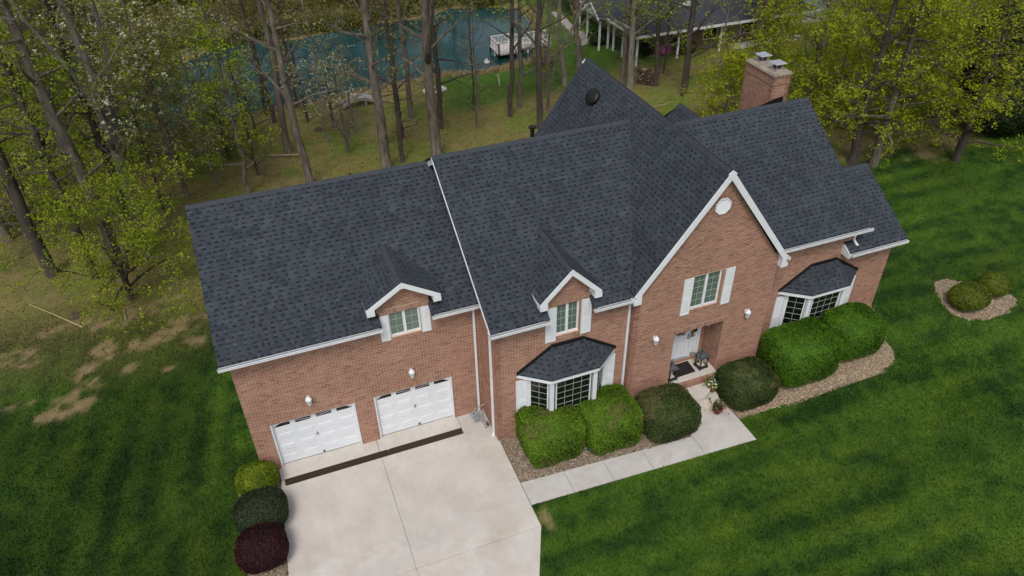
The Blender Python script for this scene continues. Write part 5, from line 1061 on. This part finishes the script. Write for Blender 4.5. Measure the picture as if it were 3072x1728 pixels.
for i, (x, y) in enumerate(((-6.2, 18.6), (-2.3, 20.6), (.4, 24.4), (3.4, 30.4), (2.9, 24.3), (7.7, 28.2), (9.6, 28.6), (12.4, 26.0), (15.9, 31.6), (17.3, 25.4), (18.4, 29.3), (24.4, 29.8), (25.2, 33.2), (33.4, 28.6), (36.0, 25.2), (-9.3, 24.4))):
    tree('bare_sapling', 'thin bare sapling with fine twigs in the woods behind the house', 'sapling', x, y, 8 + r.uniform(0, 4), .055 + r.uniform(0, .03), 600 + i, ('bark', 'bark_dark', 'bark_light')[i % 3], 'leaf_young', 350, .09, limbs=20, start=.08, reach=2.0, rise=.5, deadlow=8, group='bare saplings behind the house', sides=5)
# right
mp = dict(leaf='leaf_maple', lsize=.115, clump=11, group=RG, deadlow=3)
tree('maple_tree', 'straight dark trunked maple just behind the right roof edge', 'tree', 34.13, 9.41, 11.5, .26, 151, 'bark_dark', nleaf=11000, limbs=34, start=.16, reach=4.6, rise=.28, **mp)
tree('maple_tree', 'leaning maple trunk beside the straight dark one', 'tree', 35.01, 8.77, 10.5, .24, 152, 'bark', nleaf=9000, limbs=30, start=.18, reach=4.2, rise=.25, lean=(.06, .04), **mp)
tree('maple_tree', 'rightmost maple with its trunk base on the lawn edge', 'tree', 39.64, 7.47, 10.5, .21, 153, 'bark_dark', nleaf=12000, limbs=34, start=.10, reach=4.2, rise=.32, lean=(-.01, .01), **mp)
tree('maple_tree', 'maple beyond the chimney with a rough ivy covered trunk', 'tree', 39.8, 19.81, 11, .34, 154, 'bark', nleaf=11000, limbs=34, start=.08, reach=5.0, rise=.3, **mp)
tree('maple_tree', 'maple in the middle of the leafy cluster at the right', 'tree', 42.84, 12.03, 11, .22, 155, 'bark', nleaf=12000, limbs=34, start=.10, reach=5.0, rise=.3, **mp)
tree('maple_tree', 'maple at the back of the leafy cluster near the dark thicket', 'tree', 48.0, 14.63, 11, .20, 156, 'bark_dark', nleaf=11000, limbs=32, start=.10, reach=5.0, rise=.3, **mp)
tree('maple_tree', 'slim maple between the two trunks behind the right roof', 'tree', 37.98, 11.29, 10.5, .17, 157, 'bark', nleaf=10000, limbs=30, start=.12, reach=4.6, rise=.3, **mp)
tree('understory_maple', 'bushy low maple directly left of the chimney', 'tree', 34.6, 18.6, 7.5, .10, 158, 'bark', nleaf=9000, limbs=28, start=.04, reach=2.6, rise=.6, **{**mp, 'group': None})
tree('understory_maple', 'bushy low maple behind the small rear gable', 'tree', 31.2, 17.6, 4.6, .08, 159, 'bark', nleaf=7000, limbs=24, start=.04, reach=2.2, rise=.6, **{**mp, 'group': None})
tree('understory_maple', 'bushy low maple right of the chimney below the tall crowns', 'tree', 37.6, 15.4, 7, .09, 160, 'bark', nleaf=9000, limbs=28, start=.04, reach=3.0, rise=.5, **{**mp, 'group': None})
for i, (x, y, lb) in enumerate(((42.0, 28.9, 'thick trunk of the cluster behind the chimney caps'), (42.75, 29.2, 'forked dark trunk of the cluster behind the chimney caps'), (45.36, 31.28, 'thin curved trunk by the pool'), (46.9, 31.0, 'ivy clad thin trunk right of the pool'))):
    tree('backyard_tree', lb, 'tree', x, y, 15, (.32, .24, .12, .12)[i], 170 + i, 'bark_dark', 'leaf_maple', 2200, .14, limbs=18, start=.2, group='trees around the neighbour pool')
for i, (x, y) in enumerate(((52, 26), (56, 31), (50, 21), (60, 25), (54, 17), (58, 36), (49, 26.5))):
    tree('background_tree', 'leafy spring tree in the mass of woods at the upper right', 'tree', x, y, 13, .17, 180 + i, 'bark', 'leaf_maple' if i % 2 else 'leaf_spring', 7000, .20, limbs=26, start=.06, reach=4.8, twigs=False, group='woods at the upper right')
# far bank
r = np.random.default_rng(77)
for i in range(26):
    x = -24 + i * 2.0 + r.uniform(-1, 1); y = 55 + r.uniform(0, 14) + max(0, -x) * .15
    if x > 14: y = 56.5 + r.uniform(0, 5)
    tree('far_bank_tree', 'slim spring tree on the far bank beyond the pond', 'tree', x, y, 11 + r.uniform(0, 4), .14 + r.uniform(0, .1), 200 + i, ('bark', 'bark_dark')[i % 2], ('leaf_woods', 'leaf_young', 'leaf_woods')[i % 3], 4200, .17, limbs=22, start=.05, reach=3.6, twigs=False, group='trees on the far bank of the pond', sides=6)
for i in range(15):
    x = -21 + i * 1.05 + r.uniform(-.6, .6); y = 33 + r.uniform(0, 20)
    if -9 < x and y > 33: y = 46 + r.uniform(0, 6) if x > -6.5 else y
    if poly_sd(POND, np.array([x]), np.array([y]))[0] < 1.2: x -= 5
    tree('left_woods_tree', 'slim spring tree in the woods beyond the left end of the pond', 'tree', x, y, 11 + r.uniform(0, 4), .14 + r.uniform(0, .08), 240 + i, ('bark', 'bark_dark')[i % 2], ('leaf_young', 'leaf_woods', 'leaf_young')[i % 3], 4200, .15, limbs=22, start=.06, reach=3.4, twigs=False, group='woods left of the pond', sides=6)
# low brush along the far bank and the left bank: one mass
def brush(name, label, pts, n, size, mat, seed, hgt_=1.0, kind='stuff', cat='brush'):
    r = np.random.default_rng(seed); P = np.array(pts); k = r.integers(0, len(P), n); C = np.c_[P[k, 0] + r.normal(0, P[k, 2] * .5), P[k, 1] + r.normal(0, P[k, 2] * .35), np.zeros(n)]; C[:, 2] = np.maximum(hgt(C[:, 0], C[:, 1]), -2.0) + np.abs(r.normal(0, hgt_ * .5, n)) * P[k, 3]
    V, F = leaf_quads(C, size, r, None, .6); cl = fbm(C[:, 0], C[:, 1] + C[:, 2], seed); o = link(name, np_mesh(name, V, F, np.clip(.4 + (cl - .5) * .8 + r.normal(0, .15, n), 0, 1)), mat); return tag(o, label, cat, kind=kind)
far = [(x, 53.6 + (1.6 if 20 < x < 27 else 0) - (1.2 if x < 16 else 0) + .0 * x, 1.3, 1.2) for x in np.arange(-3, 30, 1.2)]
brush('far_bank_brush', 'olive brown brush hanging over the far shore of the pond', far, 26000, .2, 'leaf_woods', 301, 1.1)
brush('woodland_undergrowth', 'olive undergrowth filling the woods beyond the pond and at its left end', [(x, y, 3.0, 1.0) for x in np.arange(-30, -7, 3) for y in np.arange(24, 70, 5)] + [(x, y, 3.0, .8) for x in np.arange(-6, 28, 4) for y in np.arange(58, 72, 5)], 60000, .24, 'leaf_woods', 302, .9)
brush('right_undergrowth', 'green undergrowth beneath the maples at the right', [(x, y, 2.2, .9) for x in np.arange(38, 60, 3) for y in np.arange(14, 30, 4)], 26000, .2, 'leaf_spring', 303, .9)
brush('fallen_leaves', 'brown fallen leaves scattered over the woodland floor', [(x, y, 3.5, .02) for x in np.arange(-14, 44, 4) for y in np.arange(11, 34, 4) if not (x < 26 and y < 10)], 30000, .10, 'leaf_litter', 304, .02)
# reeds along the near shore
rp = [POND[i] for i in range(1, 13)]; C = []
r = np.random.default_rng(9); m = 5200; seg = r.integers(0, len(rp) - 1, m); f = r.uniform(0, 1, m); A = np.array(rp); Q = A[seg] * (1 - f[:, None]) + A[seg + 1] * f[:, None] + r.normal(0, .22, (m, 2)) + np.array([0, -.25])
z = hgt(Q[:, 0], Q[:, 1]); hh = r.uniform(.12, .42, m) * (.5 + 1.1 * fbm(Q[:, 0] * .8, Q[:, 1] * .8, 5)); ln = r.normal(0, .14, (m, 2)); a = r.uniform(0, 6.28, m); w_ = .025
V = np.stack([np.c_[Q[:, 0] - np.cos(a) * w_, Q[:, 1] - np.sin(a) * w_, z - .02], np.c_[Q[:, 0] + np.cos(a) * w_, Q[:, 1] + np.sin(a) * w_, z - .02], np.c_[Q + ln, z + hh]], 1).reshape(-1, 3)
tag(link('shore_reeds', np_mesh('shore_reeds', V, np.arange(3 * m).reshape(m, 3), r.uniform(0, 1, m)), 'reed'), 'straw coloured dry reeds along the near shore of the pond', 'reeds', kind='stuff')
# dark thicket at the right edge
def thicket(label, x, y, hx, hy, H, seed, n=26000, mat='leaf_evergreen', size=.16, p=2.1, name='evergreen_thicket', cat='evergreen', group=None): return bush(name, label, cat, x, y, hx, hy, H, mat, seed, p, n, size, 0, group, bottom=.95)
thicket('dark evergreen thicket at the lawn edge, nearest of the three', 44.9, 9.2, 2.6, 1.8, 4.2, 401); thicket('tall dark evergreen in the upper right corner', 50.0, 10.5, 3.4, 3.0, 8.5, 402); thicket('dark evergreen between the maples and the corner thicket', 46.4, 12.2, 2.6, 2.2, 6.4, 403)

# ------------------------------------------------------------------ pond side things
def gz(x, y): return float(hgt(x, y))
dock = thing('fishing_dock', 'white railed wooden dock standing in the pond', 'dock', (25, 39.6, -2.0)); dz = -1.45
def deck(x0, x1, y0, y1):
    f = MB(); f.box((x0, y0, dz - .16), (x1, y1, dz - .03)); f.build('deck_frame', 'weathered_wood', dock); k = y0
    while k < y1 - .02: MB().box((x0 - .03, k, dz - .03), (x1 + .03, min(k + .135, y1), dz)).build('plank', 'white_wood', dock); k += .15
def railing(a, b):
    a, b = np.array([*a, dz]), np.array([*b, dz]); L = np.linalg.norm(b - a); n = max(1, round(L / 1.2))
    for i in range(n + 1): p = a + (b - a) * i / n; MB().box((p[0] - .05, p[1] - .05, dz - .7), (p[0] + .05, p[1] + .05, dz + .80)).build('post', 'white_wood', dock)
    for h_ in (.12, .76): MB().bar(a + Z_ * h_, b + Z_ * h_, .09 if h_ > .5 else .05, .05).build('rail', 'white_wood', dock)
    q = int(L / .13)
    for i in range(1, q): p = a + (b - a) * i / q; MB().box((p[0] - .017, p[1] - .017, dz + .14), (p[0] + .017, p[1] + .017, dz + .74)).build('baluster', 'white_wood', dock)
deck(23.85, 25.65, 39.0, 41.3); deck(25.72, 28.9, 39.6, 40.9)
railing((23.9, 39.05), (23.9, 41.25)); railing((23.9, 41.25), (25.6, 41.25)); railing((23.9, 39.05), (25.6, 39.05)); railing((25.7, 40.85), (28.8, 40.85)); railing((25.7, 39.65), (28.8, 39.65))
m = MB(); m.lathe([(.02, -.05), (.26, 0), (.28, .12), (.12, .22), (.10, .30), (.02, .36)], (22.75, 38.9, -2.0), 10); single('pond_float', m, 'white_wood', 'small white float on the water left of the dock', 'float', smooth=True)
br_ = thing('footbridge', 'grey weathered arched footbridge on the pond bank', 'bridge', (11.1, 34.0, -1.7)); n = 17
for i in range(n):
    q = i / (n - 1); x = 9.65 + 2.95 * q; z = -1.55 + .50 * math.sin(math.pi * min(1, q * 1.05)); s_ = .5 * math.pi * math.cos(math.pi * q) / 2.95
    MB().obox((x, 33.45, z), (.165, 0, .165 * s_), (0, .95, 0), (0, 0, .035)).build('plank', 'weathered_wood', br_)
for yy in (33.47, 34.36):
    P = [(9.65 + 2.95 * q, yy, -1.64 + .50 * math.sin(math.pi * min(1, q * 1.05))) for q in np.linspace(0, 1, 12)]; m = MB()
    for a, b in zip(P[:-1], P[1:]): m.bar(a, b, .05, .14)
    m.build('stringer', 'weathered_wood', br_)
for x, yy, h_ in ((10.25, 34.4, 1.0), (11.35, 34.4, 1.05), (11.45, 33.42, .55)): MB().box((x - .035, yy - .035, -1.9), (x + .035, yy + .035, -1.05 + h_ * .35)).build('post', 'weathered_wood', br_)
m = MB(); m.tube([(21.85, 33.34, -1.75), (21.72, 33.30, -.85)], .045, 8); single('white_stake', m, 'white_wood', 'short white stake standing in the grass below the dock', 'stake', base=(21.85, 33.34, -1.71))
m = MB(); m.tube([(3.38, 27.41, -1.25), (4.4, 26.9, -1.2), (5.98, 26.16, -1.10)], (.05, .075, .09), 7); single('fallen_log', m, 'log_end', 'pale fallen log lying left of the trunk behind the garage', 'log')
m = MB(); m.tube([(29.0, 23.3, -.74), (30.2, 23.3, -.74), (31.4, 23.6, -.72)], (.03, .045, .02), 6); single('fallen_branch', m, 'log_end', 'fallen branch on the grass beyond the front gable ridge', 'branch')
m = MB(); m.lathe([(.34, 0), (.28, .12), (.25, .22), (.02, .23)], (7.49, 30.41, -1.6), 10); single('tree_stump', m, 'log_bark', 'low dark tree stump on the slope before the pond', 'stump')
m = MB(); m.tube([(-8.12, 13.85, .0), (-6.9, 12.45, .06), (-5.7, 11.11, .02)], (.012, .018, .024), 6); single('bamboo_pole', m, 'yellow_pole', 'long yellow pole lying at a slant on the worn lawn', 'pole', base=(-5.7, 11.11, 0))
m = MB(); m.tube([(-4.04, 12.04, .03), (-3.98, 11.4, .05), (-3.93, 10.9, .02)], (.015, .03, .035), 6); m.tube([(-4.0, 11.75, .04), (-3.5, 11.9, .08), (-3.2, 12.2, .05)], (.02, .014, .008), 5); m.tube([(-4.0, 11.6, .04), (-4.5, 11.55, .05)], (.016, .006), 5); single('dry_stick', m, 'dry_stick', 'pale forked stick on the dirt below the lime green tree', 'stick', base=(-3.93, 11.4, 0))
m = MB(); m.lathe([(.26, 0), (.24, .09), (.12, .14), (.01, .15)], (-6.05, 12.1, -.02), 9); single('dark_rock', m, 'log_bark', 'low dark rock on the worn ground left of the lime tree', 'rock')
m = MB(); m.prism([(-12.6, 34.7, -1.55), (-11.9, 34.0, -1.6), (-11.1, 33.7, -1.6), (-10.9, 34.1, -1.6), (-11.9, 34.6, -1.55)], (0, 0, .22)); single('pale_slab', m, 'pale_stone', 'pale stone slab at the far left edge among the trunks', 'stone')
st = thing('stone_ring', 'ring of rough grey stones on the bank left of the massive forked trunk', 'stones', (16.9, 34.3, -1.72)); r = np.random.default_rng(5)
for i in range(13):
    a = i / 13 * 6.28; x, y = 16.9 + .8 * math.cos(a), 34.3 + .5 * math.sin(a); s_ = r.uniform(.13, .22); MB().lathe([(s_ * .8, -.06), (s_, .04), (s_ * .7, .13), (.02, .16)], (x, y, gz(x, y)), 6).build('stone', 'pale_stone', st)
wp = thing('wood_pile', 'loose stack of split firewood between two trunks', 'wood pile', (31.35, 27.7, -1.0)); r = np.random.default_rng(6)
for k in range(8):
    for i in range(9 - (k > 5) * 3):
        f = (i + r.uniform(.3, .7)) / 9; x, y = 30.95 + .75 * f, 28.3 - 1.35 * f; z = gz(x, y) + .09 + k * .145 + r.normal(0, .012); a = r.normal(0, .12); d = V3(.80 + a, .45, r.normal(0, .06)) * .42; rr_ = r.uniform(.055, .085)
        MB().tube([V3(x, y, z) - d * .5, V3(x, y, z) + d * .5], rr_, 6).build('log', 'log_end' if r.uniform() < .25 else 'log_bark', wp)
bp = thing('brush_pile', 'tangled brown brush pile on the bank right of the dock', 'brush pile', (26.7, 35.4, -1.75)); r = np.random.default_rng(8); m = MB()
for i in range(130): a = r.uniform(0, 6.28); c = curve((26.8 + r.normal(0, .5), 35.8 + r.normal(0, .4), -1.7 + r.uniform(0, .9)), (math.cos(a), math.sin(a), r.uniform(-.2, .7)), r.uniform(.6, 1.5), 4, r, wob=.3); m.tube(c, (.018, .014, .01, .005), 3, cap=False)
tag(m.build('twigs', 'bark', bp), kind='stuff'); leaf_thing(bp, 'leaves', np.c_[26.9 + r.normal(0, .6, 500), 36.1 + r.normal(0, .45, 500), -1.5 + np.abs(r.normal(0, .55, 500))], .12, 'leaf_young', 3)

# ------------------------------------------------------------------ neighbour's house and garden
M('slate', [(.030, .034, .044), (.048, .053, .066)], 3, .8, .3, 60); M('tan_wall', [(.16, .12, .09), (.24, .19, .145)], 3, .9, .2, 60)
nh = thing('neighbour_house', 'low house with slate blue roof, white trim and porch posts beyond the trees', 'house', (38, 39, -1.05))
MB().box((34.2, 32.2, -1.3), (47.5, 47, 1.45)).build('wall', 'tan_wall', nh)
e0, e1, f0, f1, ez_, rz_ = 32.0, 49.0, 30.7, 48.5, 1.45, 4.6
def slab_roof(parent, pts):
    P = [np.array(p, float) for p in pts]; nn = unit(np.cross(P[1] - P[0], P[2] - P[0])); nn = nn if nn[2] > 0 else -nn; MB().prism([p - nn * .12 for p in P], nn * .12).build('roof_slope', 'slate', parent)
slab_roof(nh, [(e0, f1, ez_), (e0, f0, ez_), (40.3, 38.5, rz_), (40.3, 41, rz_)]); slab_roof(nh, [(e0, f0, ez_), (e1, f0, ez_), (40.3, 38.5, rz_)]); slab_roof(nh, [(e1, f0, ez_), (e1, f1, ez_), (40.3, 41, rz_), (40.3, 38.5, rz_)]); slab_roof(nh, [(e1, f1, ez_), (e0, f1, ez_), (40.3, 41, rz_)])
fa = MB(); fa.bar((e0 - .02, f0, ez_ - .08), (e0 - .02, f1, ez_ - .08), .04, .2); fa.build('fascia', 'white_trim', nh); MB().bar((e0, f0 - .02, ez_ - .08), (e1, f0 - .02, ez_ - .08), .04, .2).build('fascia', 'white_trim', nh); MB().box((e0 + .02, f0 + .02, ez_ - .20), (34.2, f1, ez_ - .17)).build('soffit', 'white_trim', nh); MB().box((34.2, f0 + .02, ez_ - .20), (e1, 32.2, ez_ - .17)).build('soffit', 'white_trim', nh)
for x, y in ((32.5, 31.3), (32.5, 33.6), (32.5, 35.2), (36.1, 31.2), (40.0, 31.2), (44.0, 31.2), (31.6, 36.0), (31.6, 38.3), (32.4, 36.0), (32.4, 41.5)): MB().box((x - .07, y - .07, gz(x, y) - .1), (x + .07, y + .07, ez_ - .18)).build('post', 'white_trim', nh)
pt = MB(); pt.prism([(31.35, 35.75, 1.40), (31.35, 38.5, 1.40), (31.35, 37.1, 2.2)], (.12, 0, 0)); pt.build('portico_gable', 'white_trim', nh); slab_roof(nh, [(31.2, 35.55, 1.42), (33.4, 35.55, 1.42), (35.0, 37.1, 2.42), (31.2, 37.1, 2.42)]); slab_roof(nh, [(31.2, 38.65, 1.42), (33.4, 38.65, 1.42), (35.0, 37.1, 2.42), (31.2, 37.1, 2.42)])
MB().bar((31.2, 35.55, 1.36), (31.2, 37.1, 2.36), .06, .16).build('rake_board', 'white_trim', nh); MB().bar((31.2, 38.65, 1.36), (31.2, 37.1, 2.36), .06, .16).build('rake_board', 'white_trim', nh)
gg = MB(); gg.prism([(36.2, 33.1, 2.25), (39.2, 33.1, 2.25), (37.7, 33.1, 3.1)], (0, .1, 0)); gg.build('roof_gable', 'white_trim', nh); slab_roof(nh, [(36.0, 32.95, 2.2), (36.0, 34.2, 2.35), (37.7, 36.2, 3.2), (37.7, 32.95, 3.2)]); slab_roof(nh, [(39.4, 32.95, 2.2), (39.4, 34.2, 2.35), (37.7, 36.2, 3.2), (37.7, 32.95, 3.2)])
for y in (34, 39.6, 43): window(nh, (34.19, y + 1.2, -.2), -Y_, -X_, 1.2, 1.3, 2, 2, 1, 'glass_dark', recess=-.03)
for x in (35.5, 39, 42.5): window(nh, (x, 32.19, -.2), X_, -Y_, 1.3, 1.3, 2, 2, 1, 'glass_dark', recess=-.03)
pw_ = MB(); Q = [(32.3, 46.5), (32.0, 43.5), (31.75, 41.1), (31.85, 38.9), (31.2, 37.8)]
for (a, b), (c, d) in zip(Q[:-1], Q[1:]): pw_.add([(a - .45, b, gz(a, b) + .03), (a + .45, b, gz(a, b) + .03), (c + .45, d, gz(c, d) + .03), (c - .45, d, gz(c, d) + .03), (a - .45, b, gz(a, b) - .1), (a + .45, b, gz(a, b) - .1), (c + .45, d, gz(c, d) - .1), (c - .45, d, gz(c, d) - .1)], BOXF)
tag(pw_.build('garden_path', 'weathered_wood'), kind='structure')
bush('porch_shrub', 'dark green round shrub at the corner of the neighbour porch', 'shrub', 32.15, 37.3, .9, .8, 1.15, 'leaf_holly', 501, 2.2, 3500, .14); bush('porch_shrub', 'dark shrub beside the pink azalea', 'shrub', 34.4, 32.7, .8, .6, 1.1, 'leaf_deep', 502, 2.2, 3000, .14)
bush('azalea', 'pink flowering azalea below the neighbour porch', 'azalea', 35.45, 32.2, .55, .5, .95, 'blossom_pink', 503, 2.2, 2600, .11); bush('porch_shrub', 'olive shrub right of the pink azalea', 'shrub', 37.3, 31.9, .9, .6, 1.0, 'leaf_woods', 504, 2.2, 3000, .14)
tree('twiggy_shrub', 'brown leafless shrub below the neighbour eave', 'shrub', 33.0, 33.6, 2.0, .05, 505, 'bark', 'leaf_young', 300, .1, limbs=26, start=.06, reach=1.5, rise=1.2, forks=4, deadlow=0)
pool = thing('swimming_pool', 'teal covered swimming pool with pale surround beyond the trees', 'pool', (52.3, 36.8, -1))
MB().box((48.2, 34.0, -1.2), (58, 43.5, -.90)).build('pool_deck', 'concrete', pool); MB().box((49.6, 35.2, -.90), (57, 42, -.86)).build('pool_cover', 'pool_teal', pool) if M('pool_teal', [(.05, .09, .10), (.12, .17, .17)], .6, .4) else None
MB().box((41.5, 30.9, -1.1), (48.2, 33.9, -.90)).build('patio', 'concrete_grey', pool)
lc = thing('garden_chair', 'white garden chair on the patio by the pool', 'chair', (46.16, 32.92, -.9)); MB().box((45.9, 32.6, -.52), (46.5, 33.2, -.47)).build('seat', 'white_trim', lc); MB().obox((45.9, 33.15, -.47), (.6, 0, 0), (0, .12, .55), (0, .04, -.01)).build('backrest', 'white_trim', lc)
for sx in (45.93, 46.45):
    for sy in (32.63, 33.15): MB().box((sx - .02, sy - .02, -.9), (sx + .02, sy + .02, -.5)).build('leg', 'white_trim', lc)

# ------------------------------------------------------------------ grass on the mown lawns
def lawn_blades():
    r = np.random.default_rng(21)
    def area(x0, x1, y0, y1, dens):
        n = int((x1 - x0) * (y1 - y0) * dens); return np.c_[r.uniform(x0, x1, n), r.uniform(y0, y1, n)]
    P = np.concatenate([area(-9, 1.4, -7, 3.5, 330), area(-10, .7, 3.5, 14, 210), area(4, 28, -14, -3.6, 330), area(25, 38, -7, -1, 260), area(25, 46, -1, 9.5, 170), area(15, 33, 27, 39, 60), area(17.6, 26, -5, -3.5, 300)])
    x, y = P.T
    ok = (poly_sd(POND, x, y) > .6)
    drv = [(1.33, .3), (1.33, -.8), (1.0, -5.6), (.55, -14), (5.2, -14), (8.3, -7.2), (9.03, -5.6), (9.03, 0)]; wk = [(8.9, -3.6), (9.0, -4.72), (17.68, -5.09), (17.66, -2.2), (15.5, -2.2), (15.5, -3.6)]
    for q, mg in ((drv, .0), (wk, .0), (BEDS['left'], .0), (BEDS['right'], .02), (BEDS['island'], .02), (BEDS['drive'], .0)): ok &= poly_sd(q, x, y) > mg + (vnoise(x * 6, y * 6, 2) - .5) * .05
    ok &= ~((x > .8) & (x < 26.1) & (y > -1.0) & (y < 9)); P = P[ok]; x, y = P.T
    c, d, lw = ground_col(x, y); keep = (r.uniform(size=len(x)) < lw * (1 - .93 * d)); x, y, c = x[keep], y[keep], c[keep]; n = len(x)
    z = hgt(x, y) - .025; h_ = r.uniform(.05, .105, n); a = r.uniform(0, 6.28, n); w_ = r.uniform(.012, .026, n); lean = r.normal(0, .035, (n, 2))
    V = np.stack([np.c_[x - np.cos(a) * w_, y - np.sin(a) * w_, z], np.c_[x + np.cos(a) * w_, y + np.sin(a) * w_, z], np.c_[x + lean[:, 0], y + lean[:, 1], z + h_]], 1).reshape(-1, 3)
    col = c * r.uniform(.6, 1.9, (n, 1)) ** 1.0 * np.array([1.05, 1.05, 1.0])
    o = link('lawn_grass', np_mesh('lawn_grass', V, np.arange(3 * n).reshape(n, 3), fcol=col), 'grass_blade'); tag(o, 'short mown grass of the green lawns around the house', 'grass', kind='stuff')
lawn_blades()
finish_walls(); finish_roofs()
